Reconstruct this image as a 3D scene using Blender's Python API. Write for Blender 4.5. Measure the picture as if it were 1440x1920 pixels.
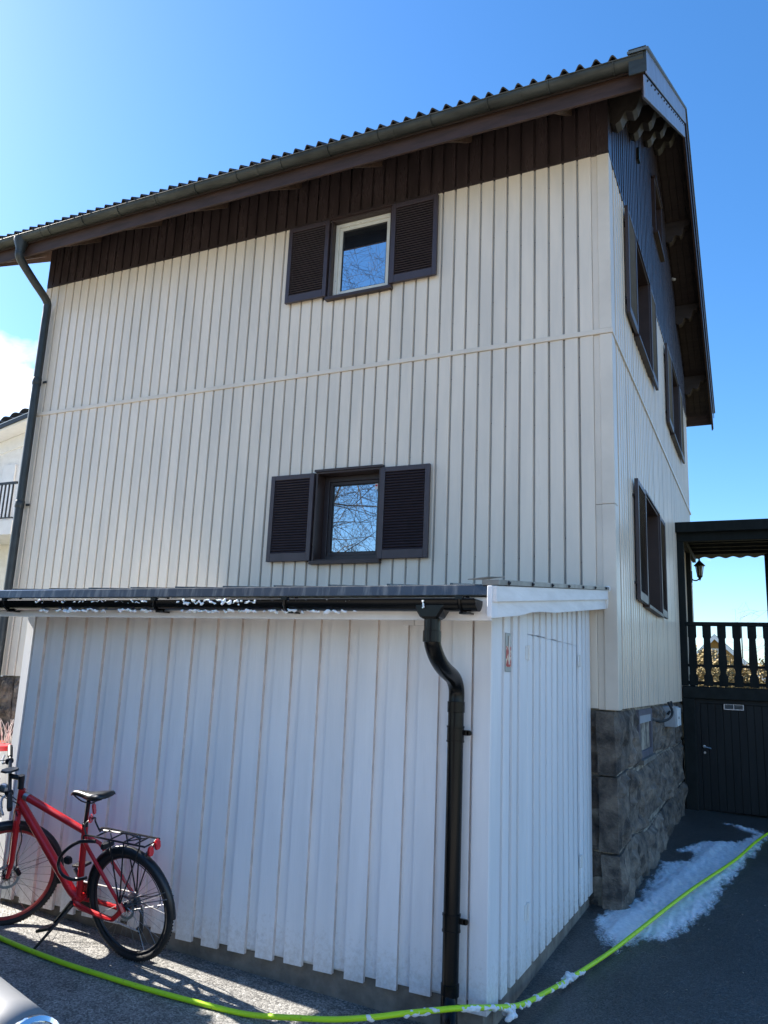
import bpy, bmesh, math, random
import numpy as np
from mathutils import Vector, Matrix, noise as mnoise

for o in list(bpy.data.objects):
    bpy.data.objects.remove(o, do_unlink=True)
scene = bpy.context.scene
col = scene.collection
random.seed(7)
rad = math.radians

# ------------------------------------------------------------------ camera
cam_d = bpy.data.cameras.new("camera")
cam = bpy.data.objects.new("camera", cam_d)
col.objects.link(cam)
scene.camera = cam
CAM = Vector((0, 0, 1.86))
R_ = [[0.9014281, 0.4309569, 0.0412730], [0.0512497, -0.2008881, 0.9782727], [-0.4298846, 0.8797273, 0.2031726]]
cam.matrix_world = Matrix(((R_[0][0], R_[1][0], -R_[2][0], CAM.x),
                           (R_[0][1], R_[1][1], -R_[2][1], CAM.y),
                           (R_[0][2], R_[1][2], -R_[2][2], CAM.z), (0, 0, 0, 1)))
cam_d.sensor_fit = 'VERTICAL'
cam_d.sensor_height = 36
cam_d.lens = 1462.96 / 1920 * 36
cam_d.clip_start = 0.05
cam_d.clip_end = 3000

# ------------------------------------------------------------------ light
SUN = Vector((-1, 0.053, 0.745)).normalized()
sun_el = math.asin(SUN.z)
sun_az = math.atan2(SUN.y, SUN.x)
world = bpy.data.worlds.new("World")
scene.world = world
world.use_nodes = True
wn, wl = world.node_tree.nodes, world.node_tree.links
wn.clear()
w_out = wn.new('ShaderNodeOutputWorld')
w_bg = wn.new('ShaderNodeBackground')
w_sky = wn.new('ShaderNodeTexSky')
w_sky.sky_type = 'NISHITA'
w_sky.sun_disc = False
w_sky.sun_elevation = sun_el
w_sky.sun_rotation = (math.pi / 2 - sun_az) % (2 * math.pi)
w_sky.altitude = 60
w_sky.air_density = 1.0
w_sky.dust_density = 0.55
w_sky.ozone_density = 5.0
w_bg.inputs['Strength'].default_value = 0.085
# fair-weather cumulus, low round the whole horizon
w_tc = wn.new('ShaderNodeTexCoord')
w_map = wn.new('ShaderNodeMapping')
w_map.inputs['Scale'].default_value = (1.0, 1.0, 1.9)
w_map.inputs['Location'].default_value = (0.12, 7.54, 2.33)
w_n = wn.new('ShaderNodeTexNoise')
w_n.inputs['Scale'].default_value = 2.6
w_n.inputs['Detail'].default_value = 9
w_n.inputs['Roughness'].default_value = 0.56
w_r = wn.new('ShaderNodeValToRGB')
w_r.color_ramp.elements[0].position = 0.56
w_r.color_ramp.elements[1].position = 0.64
w_sep = wn.new('ShaderNodeSeparateXYZ')
w_band = wn.new('ShaderNodeMapRange')
w_band.inputs['From Min'].default_value = 0.42
w_band.inputs['From Max'].default_value = 0.30
w_mul = wn.new('ShaderNodeMath'); w_mul.operation = 'MULTIPLY'
w_mix = wn.new('ShaderNodeMixRGB')
w_mix.inputs['Color2'].default_value = (9.0, 9.2, 9.6, 1)
w_hs = wn.new('ShaderNodeHueSaturation')
w_hs.inputs['Saturation'].default_value = 1.2
wl.new(w_tc.outputs['Generated'], w_map.inputs['Vector'])
wl.new(w_map.outputs['Vector'], w_n.inputs['Vector'])
wl.new(w_n.outputs['Fac'], w_r.inputs['Fac'])
wl.new(w_tc.outputs['Generated'], w_sep.inputs['Vector'])
wl.new(w_sep.outputs['Z'], w_band.inputs['Value'])
wl.new(w_r.outputs['Color'], w_mul.inputs[0])
wl.new(w_band.outputs['Result'], w_mul.inputs[1])
wl.new(w_sky.outputs['Color'], w_hs.inputs['Color'])
wl.new(w_hs.outputs['Color'], w_mix.inputs['Color1'])
wl.new(w_mul.outputs['Value'], w_mix.inputs['Fac'])
wl.new(w_mix.outputs['Color'], w_bg.inputs['Color'])
wl.new(w_bg.outputs['Background'], w_out.inputs['Surface'])

sun_d = bpy.data.lights.new("sun", 'SUN')
sun_d.energy = 5.0
sun_d.angle = rad(0.53)
sun_d.color = (1.0, 0.94, 0.85)
sun = bpy.data.objects.new("sun", sun_d)
col.objects.link(sun)
sun.rotation_euler = (-SUN).to_track_quat('-Z', 'Y').to_euler()
sun.location = SUN * 60

scene.view_settings.view_transform = 'Standard'
scene.view_settings.look = 'None'
scene.view_settings.gamma = 1
scene.view_settings.exposure = 1.77
scene.render.engine = 'CYCLES'
scene.render.resolution_x = 768
scene.render.resolution_y = 1024

# ------------------------------------------------------------------ helpers
ORG = {}


class MB:
    """collects shapes in world coordinates; build() links them as one mesh object"""
    def __init__(s):
        s.v, s.f = [], []

    def add(s, v, f):
        n = len(s.v)
        s.v += [tuple(p) for p in v]
        s.f += [tuple(i + n for i in q) for q in f]
        return s

    def box(s, x0, x1, y0, y1, z0, z1):
        x0, x1 = sorted((x0, x1)); y0, y1 = sorted((y0, y1)); z0, z1 = sorted((z0, z1))
        return s.add([(x0, y0, z0), (x1, y0, z0), (x1, y1, z0), (x0, y1, z0), (x0, y0, z1), (x1, y0, z1), (x1, y1, z1), (x0, y1, z1)],
                     [(0, 3, 2, 1), (4, 5, 6, 7), (0, 1, 5, 4), (1, 2, 6, 5), (2, 3, 7, 6), (3, 0, 4, 7)])

    def beam(s, a, b, w, h, up=(0, 0, 1)):
        a, b = Vector(a), Vector(b)
        d = (b - a).normalized()
        sd = d.cross(Vector(up)).normalized()
        u = sd.cross(d).normalized()
        vs = [p + sd * i * w / 2 + u * j * h / 2 for p in (a, b) for i, j in ((-1, -1), (1, -1), (1, 1), (-1, 1))]
        return s.add(vs, [(0, 1, 2, 3), (7, 6, 5, 4), (0, 4, 5, 1), (1, 5, 6, 2), (2, 6, 7, 3), (3, 7, 4, 0)])

    def prism(s, poly, f0, f1):
        """poly: 2d points; f0, f1 map (a, b) -> 3d for the two ends"""
        n = len(poly)
        vs = [f0(*p) for p in poly] + [f1(*p) for p in poly]
        fs = [tuple(range(n - 1, -1, -1)), tuple(range(n, 2 * n))]
        fs += [(i, (i + 1) % n, n + (i + 1) % n, n + i) for i in range(n)]
        return s.add(vs, fs)

    def tube(s, pts, r, n=8, cap=True, closed=False, flat=1.0, upv=None):
        pts = [Vector(p) for p in pts]
        m = len(pts)
        rs = r if isinstance(r, (list, tuple)) else [r] * m
        vs, fs = [], []
        prev = None
        for i, p in enumerate(pts):
            if closed:
                d = pts[(i + 1) % m] - pts[i - 1]
            else:
                d = pts[min(i + 1, m - 1)] - pts[max(i - 1, 0)]
            d.normalize()
            if prev is None:
                h = Vector(upv) if upv else (Vector((0, 0, 1)) if abs(d.z) < 0.9 else Vector((1, 0, 0)))
                a = d.cross(h).normalized()
            else:
                a = (prev - d * prev.dot(d)).normalized()
            prev = a
            b = a.cross(d)
            for k in range(n):
                t = 2 * math.pi * k / n
                vs.append(p + (a * math.cos(t) + b * math.sin(t) * flat) * rs[i])
        rng = m if closed else m - 1
        for i in range(rng):
            for k in range(n):
                j = (i + 1) % m
                fs.append((i * n + k, i * n + (k + 1) % n, j * n + (k + 1) % n, j * n + k))
        if cap and not closed:
            fs.append(tuple(range(n - 1, -1, -1)))
            fs.append(tuple((m - 1) * n + k for k in range(n)))
        return s.add(vs, fs)

    def ball(s, c, rx, ry=None, rz=None, n=8, m=6):
        ry = ry or rx; rz = rz or rx
        vs = [(c[0], c[1], c[2] - rz)]
        for j in range(1, m):
            ph = -math.pi / 2 + math.pi * j / m
            for k in range(n):
                t = 2 * math.pi * k / n
                vs.append((c[0] + rx * math.cos(ph) * math.cos(t), c[1] + ry * math.cos(ph) * math.sin(t), c[2] + rz * math.sin(ph)))
        vs.append((c[0], c[1], c[2] + rz))
        fs = [(0, 1 + (k + 1) % n, 1 + k) for k in range(n)]
        for j in range(m - 2):
            for k in range(n):
                a = 1 + j * n + k; b = 1 + j * n + (k + 1) % n
                fs.append((a, b, b + n, a + n))
        t = len(vs) - 1
        fs += [(t, t - n + k, t - n + (k + 1) % n) for k in range(n)]
        return s.add(vs, fs)

    def lathe(s, prof, c, axis=(0, 0, 1), n=20):
        """prof: (radius, height) pairs along axis from c"""
        ax = Vector(axis).normalized()
        a = ax.cross(Vector((0, 0, 1)) if abs(ax.z) < 0.9 else Vector((1, 0, 0))).normalized()
        b = ax.cross(a)
        c = Vector(c)
        vs, fs = [], []
        for r, h in prof:
            for k in range(n):
                t = 2 * math.pi * k / n
                vs.append(c + ax * h + (a * math.cos(t) + b * math.sin(t)) * r)
        for i in range(len(prof) - 1):
            for k in range(n):
                fs.append((i * n + k, i * n + (k + 1) % n, (i + 1) * n + (k + 1) % n, (i + 1) * n + k))
        fs.append(tuple(range(n - 1, -1, -1)))
        fs.append(tuple((len(prof) - 1) * n + k for k in range(n)))
        return s.add(vs, fs)

    def mesh(s, name, mat, org=Vector(), smooth=False):
        me = bpy.data.meshes.new(name)
        me.from_pydata([Vector(p) - org for p in s.v], [], s.f)
        bm = bmesh.new(); bm.from_mesh(me)
        bmesh.ops.recalc_face_normals(bm, faces=bm.faces)
        bm.to_mesh(me); bm.free()
        if mat: me.materials.append(mat)
        if smooth:
            me.shade_smooth()
            if smooth != 'all':
                me.set_sharp_from_angle(angle=rad(40))
        return me

    def build(s, name, mat, parent=None, smooth=False, bevel=0, loc=None):
        org = Vector(loc) if loc is not None else (ORG[parent.name] if parent else Vector())
        return place(name, s.mesh(name, mat, org, smooth), parent, org, bevel)


def place(name, me, parent=None, loc=(0, 0, 0), bevel=0, scale=None):
    loc = Vector(loc)
    o = bpy.data.objects.new(name, me)
    col.objects.link(o)
    o.parent = parent
    o.location = loc - (ORG[parent.name] if parent else Vector())
    if scale: o.scale = scale
    ORG[o.name] = loc
    if bevel:
        b = o.modifiers.new('bevel', 'BEVEL')
        b.width = bevel; b.segments = 1; b.limit_method = 'ANGLE'
    return o


def tag(o, label=None, cat=None, group=None, kind=None):
    if label: o['label'] = label
    if cat: o['category'] = cat
    if group: o['group'] = group
    if kind: o['kind'] = kind
    return o


def thing(name, label, cat, loc=(0, 0, 0), group=None, local=False):
    o = bpy.data.objects.new(name, None)
    col.objects.link(o)
    o.empty_display_size = 0.2
    o.location = loc
    ORG[o.name] = Vector() if local else Vector(loc)
    return tag(o, label, cat, group)


def mat(name, base, rough=0.5, metal=0.0, spec=0.5, var=0.0, vscale=3.0, stretch=(1, 1, 1), bump=0.0, bscale=40.0, bstretch=None,
        base2=None, lo=0.35, hi=0.65, rnd=0.0, coat=0.0, detail=4, bdist=0.004):
    """procedural material: base colour varied by noise towards base2, fine relief, per-object tint"""
    m = bpy.data.materials.new(name)
    m.use_nodes = True
    n, l = m.node_tree.nodes, m.node_tree.links
    p = n['Principled BSDF']
    p.inputs['Base Color'].default_value = (*base, 1)
    p.inputs['Roughness'].default_value = rough
    p.inputs['Metallic'].default_value = metal
    p.inputs['Specular IOR Level'].default_value = spec
    p.inputs['Coat Weight'].default_value = coat
    tc = n.new('ShaderNodeTexCoord')
    colr = None
    if var > 0 or base2:
        mp = n.new('ShaderNodeMapping'); mp.inputs['Scale'].default_value = stretch
        geo = n.new('ShaderNodeNewGeometry')
        l.new(geo.outputs['Position'], mp.inputs['Vector'])
        t = n.new('ShaderNodeTexNoise'); t.inputs['Scale'].default_value = vscale; t.inputs['Detail'].default_value = detail
        t.inputs['Roughness'].default_value = 0.6
        l.new(mp.outputs['Vector'], t.inputs['Vector'])
        rp = n.new('ShaderNodeValToRGB')
        b2 = base2 or tuple(c * (1 - var) for c in base)
        rp.color_ramp.elements[0].position = lo; rp.color_ramp.elements[0].color = (*b2, 1)
        rp.color_ramp.elements[1].position = hi; rp.color_ramp.elements[1].color = (*base, 1)
        l.new(t.outputs['Fac'], rp.inputs['Fac'])
        colr = rp.outputs['Color']
        rr = n.new('ShaderNodeMapRange')
        rr.inputs['To Min'].default_value = min(1, rough * 1.25); rr.inputs['To Max'].default_value = rough * 0.85
        l.new(t.outputs['Fac'], rr.inputs['Value']); l.new(rr.outputs['Result'], p.inputs['Roughness'])
    if rnd > 0:
        oi = n.new('ShaderNodeObjectInfo')
        mr = n.new('ShaderNodeMapRange'); mr.inputs['To Min'].default_value = 1 - rnd; mr.inputs['To Max'].default_value = 1 + rnd
        l.new(oi.outputs['Random'], mr.inputs['Value'])
        hs = n.new('ShaderNodeHueSaturation')
        l.new(mr.outputs['Result'], hs.inputs['Value'])
        if colr: l.new(colr, hs.inputs['Color'])
        else: hs.inputs['Color'].default_value = (*base, 1)
        colr = hs.outputs['Color']
    if colr: l.new(colr, p.inputs['Base Color'])
    if bump > 0:
        mp2 = n.new('ShaderNodeMapping'); mp2.inputs['Scale'].default_value = bstretch or stretch
        geo2 = n.new('ShaderNodeNewGeometry')
        l.new(geo2.outputs['Position'], mp2.inputs['Vector'])
        t2 = n.new('ShaderNodeTexNoise'); t2.inputs['Scale'].default_value = bscale; t2.inputs['Detail'].default_value = 5
        l.new(mp2.outputs['Vector'], t2.inputs['Vector'])
        bp = n.new('ShaderNodeBump'); bp.inputs['Strength'].default_value = bump; bp.inputs['Distance'].default_value = bdist
        l.new(t2.outputs['Fac'], bp.inputs['Height']); l.new(bp.outputs['Normal'], p.inputs['Normal'])
    return m


M = {}
M['cream'] = mat('cream_steel', (0.78, 0.67, 0.54), 0.28, spec=0.5, base2=(0.68, 0.595, 0.49), vscale=1.3, stretch=(3.2, 3.2, 0.55), rnd=0.022, bump=0.14, bscale=5, bstretch=(1, 1, .35), bdist=0.012, lo=.34, hi=.6, detail=7)
M['groove'] = mat('toned_groove', (0.42, 0.40, 0.365), 0.6, var=.3, vscale=6, stretch=(1, 1, .2))  # grey painted into the groove to offset warm light bouncing inside it
M['cream_trim'] = mat('cream_trim', (0.75, 0.65, 0.53), 0.35, var=0.12, vscale=2)
M['brown_steel'] = mat('brown_steel', (0.055, 0.041, 0.042), 0.27, spec=0.55, var=0.35, vscale=2.2, stretch=(3, 3, .6), rnd=0.12, bump=0.1, bscale=6, bdist=0.01)
M['brown_wood'] = mat('brown_wood', (0.055, 0.027, 0.018), 0.6, var=0.45, vscale=6, stretch=(.5, 3, 3), bump=0.3, bscale=60, bstretch=(.1, 1, 1))
M['soffit'] = mat('soffit_boards', (0.035, 0.022, 0.017), 0.7, var=0.3, vscale=5, stretch=(.4, 3, 3))
M['rafter'] = mat('rafter_end', (0.16, 0.10, 0.07), 0.7, var=0.4, vscale=9)
M['carved'] = mat('carved_beam', (0.055, 0.047, 0.041), 0.65, var=0.4, vscale=10, bump=.3, bscale=80)
M['zinc'] = mat('weathered_zinc', (0.055, 0.06, 0.052), 0.5, 0.3, base2=(0.024, 0.026, 0.021), vscale=5, stretch=(.6, 2, 2), bump=.15, bscale=30)
M['tile'] = mat('roof_tile', (0.06, 0.052, 0.045), 0.8, var=0.5, vscale=14, bump=.5, bscale=120, rnd=.2)
M['verge'] = mat('verge_sheet', (0.30, 0.31, 0.36), 0.35, 0.3, var=.2, vscale=4)
M['verge_cap'] = mat('verge_cap', (0.17, 0.18, 0.16), 0.5, 0.3, var=.3, vscale=8)
M['pipe_grey'] = mat('dark_grey_pipe', (0.028, 0.034, 0.036), 0.42, spec=.5, var=.25, vscale=8)
M['shutter'] = mat('shutter_paint', (0.055, 0.038, 0.042), 0.42, spec=.55, var=.2, vscale=8, rnd=.08, bump=.1, bscale=90)
M['slat'] = mat('shutter_slats', (0.030, 0.019, 0.022), 0.5, var=.2, vscale=8)
M['reveal'] = mat('brown_casing', (0.045, 0.026, 0.022), 0.45, var=.25, vscale=5, bump=.1, bscale=60)
M['white_frame'] = mat('white_window_frame', (0.72, 0.69, 0.60), 0.35, var=.1, vscale=9)
M['dark_frame'] = mat('dark_window_frame', (0.03, 0.021, 0.022), 0.4)
M['rubber'] = mat('black_gasket', (0.012, 0.012, 0.012), 0.6)
M['white_wood'] = mat('white_painted_wood', (0.82, 0.82, 0.83), 0.5, spec=.4, base2=(0.74, 0.745, 0.76), vscale=2.5, stretch=(3, 3, .35), bump=.32, bscale=28, bstretch=(5, 5, .25), rnd=.035, bdist=.004)
M['barge'] = mat('white_barge_board', (0.80, 0.79, 0.79), 0.5, base2=(.7, .69, .68), vscale=5, stretch=(1, .5, 3), bump=.45, bscale=9, bstretch=(1, .45, 2.5), bdist=.008)
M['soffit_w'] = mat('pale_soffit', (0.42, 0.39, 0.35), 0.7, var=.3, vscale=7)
M['roof_metal'] = mat('dark_roof_sheet', (0.035, 0.042, 0.055), 0.22, spec=.6, base2=(.12, .125, .13), vscale=7, stretch=(2.4, 1, .3), lo=.36, hi=.5, bump=.15, bscale=30)
M['black_pvc'] = mat('black_gutter', (0.005, 0.0055, 0.006), 0.22, spec=.22, var=.2, vscale=12)
M['concrete'] = mat('concrete_plinth', (0.24, 0.21, 0.175), 0.9, base2=(.12, .105, .088), vscale=6, bump=.5, bscale=70)
M['granite'] = mat('granite_block', (0.25, 0.20, 0.155), 0.9, base2=(.055, .047, .042), vscale=7, bump=1.0, bscale=48, rnd=.3, detail=12, bdist=.02, lo=.36, hi=.7)
M['mortar'] = mat('mortar', (0.40, 0.345, 0.27), 0.95, base2=(.12, .10, .08), vscale=7, bump=.8, bscale=60, lo=.4, hi=.62)
M['steel_screw'] = mat('screw', (0.03, 0.03, 0.035), 0.4, .5)
M['galv'] = mat('galvanised', (0.55, 0.56, 0.58), 0.35, .7, var=.2, vscale=30)
M['foam'] = mat('soap_foam', (0.86, 0.87, 0.88), 0.75, base2=(.68, .70, .73), vscale=22, bump=.5, bscale=70, bdist=.006)
M['foam'].node_tree.nodes['Principled BSDF'].inputs['Subsurface Weight'].default_value = 0.15
M['hose'] = mat('lime_hose', (0.50, 0.80, 0.015), 0.42, base2=(.26, .38, .03), vscale=38, lo=.30, hi=.40, bump=.2, bscale=120, detail=8)
M['ver_paint'] = mat('dark_green_paint', (0.006, 0.010, 0.010), 0.65, spec=.25, var=.35, vscale=5, stretch=(2, 2, .5), bump=.25, bscale=50, bstretch=(3, 3, .3), rnd=.15)
M['ver_wall'] = mat('dark_wall_paint', (0.013, 0.016, 0.015), 0.75, spec=.3, var=.3, vscale=8, bump=.3, bscale=90)
M['door_paint'] = mat('blackish_green_door', (0.005, 0.009, 0.011), 0.5, spec=.35, var=.4, vscale=4, stretch=(3, 3, .3), bump=.2, bscale=40, bstretch=(4, 4, .2))
M['lantern'] = mat('lantern_iron', (0.02, 0.028, 0.022), 0.45, .4)
M['red'] = mat('red_bike_paint', (0.58, 0.018, 0.022), 0.28, spec=.5, coat=.3, var=.06, vscale=20)
M['rim_red'] = mat('red_rim', (0.33, 0.03, 0.03), 0.4, var=.1, vscale=20)
M['tyre'] = mat('tyre_rubber', (0.014, 0.014, 0.015), 0.7, bump=.5, bscale=180)
M['bike_black'] = mat('black_bike_part', (0.012, 0.012, 0.014), 0.35)
M['saddle'] = mat('saddle_cover', (0.02, 0.02, 0.02), 0.3, bump=.1, bscale=200)
M['chrome'] = mat('chrome', (0.78, 0.78, 0.8), 0.12, 1.0)
M['spoke'] = mat('steel_spoke', (0.25, 0.25, 0.26), 0.3, .9)
M['alu'] = mat('aluminium', (0.5, 0.5, 0.5), 0.35, .9)
M['reflector'] = mat('red_reflector', (0.75, 0.02, 0.025), 0.15, coat=.6)
M['stucco'] = mat('white_stucco', (0.80, 0.80, 0.78), 0.9, base2=(.72, .71, .68), vscale=7, bump=.6, bscale=60)
M['white_paint'] = mat('white_paint', (0.78, 0.78, 0.76), 0.5, var=.08, vscale=6)
M['nb_tile'] = mat('black_roof_tile', (0.03, 0.032, 0.038), 0.35, var=.4, vscale=12)
M['iron'] = mat('black_iron', (0.012, 0.012, 0.014), 0.5)
M['yellow_wood'] = mat('yellow_house_boards', (0.50, 0.30, 0.10), 0.7, var=.2, vscale=3, stretch=(4, 4, .4))
M['red_tile'] = mat('red_tile', (0.30, 0.10, 0.06), 0.8, var=.3, vscale=8)
M['plaster_red'] = mat('red_house', (0.34, 0.13, 0.08), 0.8, var=.2, vscale=3)
M['bark'] = mat('bark', (0.075, 0.062, 0.05), 0.9, var=.4, vscale=9)
M['birch'] = mat('birch_twig', (0.16, 0.14, 0.13), 0.85, var=.4, vscale=3)
M['hedge_leaf'] = mat('beech_hedge_leaf', (0.30, 0.21, 0.09), 0.75, base2=(.13, .11, .04), vscale=6)
M['ever_leaf'] = mat('evergreen_leaf', (0.05, 0.085, 0.03), 0.6, var=.5, vscale=5)
M['dry_twig'] = mat('pale_dry_twig', (0.78, 0.74, 0.68), 0.8, var=.3, vscale=20)
M['car_paint'] = mat('silver_grey_car_paint', (0.20, 0.205, 0.21), 0.55, .1, var=.06, vscale=8, bump=.06, bscale=220)
M['grass'] = mat('dry_grass', (0.10, 0.11, 0.04), 0.95, base2=(.15, .12, .06), vscale=2, bump=.6, bscale=40)
M['grey_box'] = mat('grey_plastic', (0.36, 0.38, 0.40), 0.5, var=.08, vscale=10)
M['plastic_white'] = mat('white_plastic', (0.72, 0.72, 0.70), 0.45, var=.1, vscale=8)
M['plastic_red'] = mat('red_plastic', (0.62, 0.03, 0.04), 0.4)
M['plastic_orange'] = mat('orange_plastic', (0.85, 0.19, 0.02), 0.45)


def glass_mat(name, refl, tint):
    m = bpy.data.materials.new(name); m.use_nodes = True
    n, l = m.node_tree.nodes, m.node_tree.links
    p = n['Principled BSDF']
    p.inputs['Base Color'].default_value = (*tint, 1)
    p.inputs['Roughness'].default_value = .25
    g = n.new('ShaderNodeBsdfGlossy'); g.inputs['Roughness'].default_value = 0.0
    g.inputs['Color'].default_value = (.92, .96, 1, 1)
    lw = n.new('ShaderNodeFresnel'); lw.inputs['IOR'].default_value = 1.5
    ad = n.new('ShaderNodeMath'); ad.operation = 'ADD'; ad.use_clamp = True
    ad.inputs[1].default_value = refl
    # faint waviness of float glass
    t = n.new('ShaderNodeTexNoise'); t.inputs['Scale'].default_value = 2.2; t.inputs['Detail'].default_value = 0
    geo = n.new('ShaderNodeNewGeometry'); l.new(geo.outputs['Position'], t.inputs['Vector'])
    b = n.new('ShaderNodeBump'); b.inputs['Strength'].default_value = .03; b.inputs['Distance'].default_value = .01
    l.new(t.outputs['Fac'], b.inputs['Height']); l.new(b.outputs['Normal'], g.inputs['Normal'])
    mx = n.new('ShaderNodeMixShader')
    l.new(lw.outputs['Fac'], ad.inputs[0]); l.new(ad.outputs['Value'], mx.inputs['Fac'])
    l.new(p.outputs['BSDF'], mx.inputs[1]); l.new(g.outputs['BSDF'], mx.inputs[2])
    l.new(mx.outputs['Shader'], n['Material Output'].inputs['Surface'])
    return m


M['glass'] = glass_mat('coated_window_glass', 0.5, (.012, .016, .02))
M['glass_dim'] = glass_mat('plain_window_glass', 0.12, (.02, .022, .025))
M['lamp_glass'] = glass_mat('lamp_lens', 0.45, (.25, .33, .45))


def asphalt_mat():
    m = bpy.data.materials.new('asphalt'); m.use_nodes = True
    n, l = m.node_tree.nodes, m.node_tree.links
    p = n['Principled BSDF']
    geo = n.new('ShaderNodeNewGeometry')

    def tex(kind, scale, detail=None):
        t = n.new(kind); t.inputs['Scale'].default_value = scale
        if detail is not None: t.inputs['Detail'].default_value = detail
        l.new(geo.outputs['Position'], t.inputs['Vector'])
        return t

    def math_(op, a, b=None, c=None):
        q = n.new('ShaderNodeMath'); q.operation = op
        for i, v in enumerate((a, b, c)):
            if v is None: continue
            if isinstance(v, (int, float)): q.inputs[i].default_value = v
            else: l.new(v, q.inputs[i])
        return q.outputs['Value']

    def rng(v, a, b, c, d):
        q = n.new('ShaderNodeMapRange'); q.inputs['From Min'].default_value = a; q.inputs['From Max'].default_value = b
        q.inputs['To Min'].default_value = c; q.inputs['To Max'].default_value = d
        l.new(v, q.inputs['Value']); return q.outputs['Result']
    big = tex('ShaderNodeTexNoise', 0.8, 6); mid = tex('ShaderNodeTexNoise', 9, 6)
    st1 = tex('ShaderNodeTexVoronoi', 95); st2 = tex('ShaderNodeTexVoronoi', 150); fin = tex('ShaderNodeTexNoise', 220, 3)
    s1 = n.new('ShaderNodeSeparateColor'); l.new(st1.outputs['Color'], s1.inputs['Color'])
    s2 = n.new('ShaderNodeSeparateColor'); l.new(st2.outputs['Color'], s2.inputs['Color'])
    # stones in the binder: each its own grey
    stone = math_('MULTIPLY', rng(s1.outputs['Red'], 0, 1, .45, 1.6), rng(s2.outputs['Green'], 0, 1, .6, 1.4))
    lum = math_('MULTIPLY', math_('MULTIPLY', stone, rng(mid.outputs['Fac'], .3, .7, .75, 1.2)), rng(big.outputs['Fac'], .3, .7, .8, 1.15))
    # hosed-down wet asphalt, smoother; darkened further to paint in shade on this side
    sep = n.new('ShaderNodeSeparateXYZ'); l.new(geo.outputs['Position'], sep.inputs['Vector'])
    edge = math_('ADD', math_('ADD', sep.outputs['X'], 1.75), math_('MULTIPLY', math_('SUBTRACT', big.outputs['Fac'], .5), 2.2))
    damp_shade = rng(edge, -.35, .35, 0, 1)
    dry = rng(mid.outputs['Fac'], .35, .6, .75, 1.0)
    damp_shade = math_('MULTIPLY', damp_shade, dry)
    k = math_('MULTIPLY', lum, rng(damp_shade, 0, 1, .20, .055))
    c = n.new('ShaderNodeCombineColor')
    l.new(math_('MULTIPLY', k, 1.03), c.inputs['Red']); l.new(k, c.inputs['Green']); l.new(math_('MULTIPLY', k, .93), c.inputs['Blue'])
    l.new(c.outputs['Color'], p.inputs['Base Color'])
    l.new(rng(damp_shade, 0, 1, .62, .40), p.inputs['Roughness'])
    hgt = math_('ADD', math_('MULTIPLY', st1.outputs['Distance'], -.7), math_('MULTIPLY', fin.outputs['Fac'], .5))
    b = n.new('ShaderNodeBump'); b.inputs['Strength'].default_value = .55; b.inputs['Distance'].default_value = .006
    l.new(hgt, b.inputs['Height']); l.new(b.outputs['Normal'], p.inputs['Normal'])
    return m


M['asphalt'] = asphalt_mat()
M['falu'] = mat('red_house_boards', (0.30, 0.045, 0.03), 0.8, var=.25, vscale=3, stretch=(4, 4, .4))
M['litter'] = mat('grey_stalk', (0.22, 0.20, 0.17), 0.9)
M['flash'] = mat('grey_flashing', (0.24, 0.23, 0.21), 0.45, .4, var=.3, vscale=9)
def splash(m, z0, z1, colr):
    """mud splashed up from the ground onto the foot of a painted surface"""
    n, l = m.node_tree.nodes, m.node_tree.links
    pb = n['Principled BSDF']
    src = pb.inputs['Base Color'].links[0].from_socket
    g = n.new('ShaderNodeNewGeometry'); s = n.new('ShaderNodeSeparateXYZ'); l.new(g.outputs['Position'], s.inputs['Vector'])
    h = n.new('ShaderNodeMapRange'); h.inputs['From Min'].default_value = z1; h.inputs['From Max'].default_value = z0
    l.new(s.outputs['Z'], h.inputs['Value'])
    t = n.new('ShaderNodeTexNoise'); t.inputs['Scale'].default_value = 34; t.inputs['Detail'].default_value = 9; t.inputs['Roughness'].default_value = .75
    l.new(g.outputs['Position'], t.inputs['Vector'])
    ad = n.new('ShaderNodeMath'); ad.operation = 'MULTIPLY_ADD'; ad.inputs[1].default_value = .36; l.new(h.outputs['Result'], ad.inputs[0]); l.new(t.outputs['Fac'], ad.inputs[2])
    r = n.new('ShaderNodeMapRange'); r.inputs['From Min'].default_value = .66; r.inputs['From Max'].default_value = .95; r.inputs['To Max'].default_value = .5
    l.new(ad.outputs['Value'], r.inputs['Value'])
    x = n.new('ShaderNodeMixRGB'); x.inputs['Color2'].default_value = (*colr, 1)
    l.new(r.outputs['Result'], x.inputs['Fac']); l.new(src, x.inputs['Color1']); l.new(x.outputs['Color'], pb.inputs['Base Color'])


splash(M['white_wood'], .05, .5, (.42, .37, .31))
M['gravel'] = mat('bounce_gravel', (0.48, 0.41, 0.32), 0.9, base2=(.38, .33, .26), vscale=30, bump=.8, bscale=90)
M['tan_edge'] = mat('tan_board_edge', (0.74, 0.64, 0.59), 0.7, var=.25, vscale=9)  # tan colour for the right-facing board edges only


def fbm(x, y, z=0.0, o=4):
    v, a, s = 0, .5, 1
    for _ in range(o):
        v += a * mnoise.noise(Vector((x * s, y * s, z + s)))
        a *= .5; s *= 2.03
    return v


def catmull(pts, k=6):
    pts = [Vector(p) for p in pts]
    out = []
    for i in range(len(pts) - 1):
        p0 = pts[max(i - 1, 0)]; p1 = pts[i]; p2 = pts[i + 1]; p3 = pts[min(i + 2, len(pts) - 1)]
        for j in range(k):
            t = j / k
            out.append(.5 * ((2 * p1) + (p2 - p0) * t + (2 * p0 - 5 * p1 + 4 * p2 - p3) * t * t + (3 * p1 - p0 - 3 * p2 + p3) * t ** 3))
    out.append(pts[-1])
    return out

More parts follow.
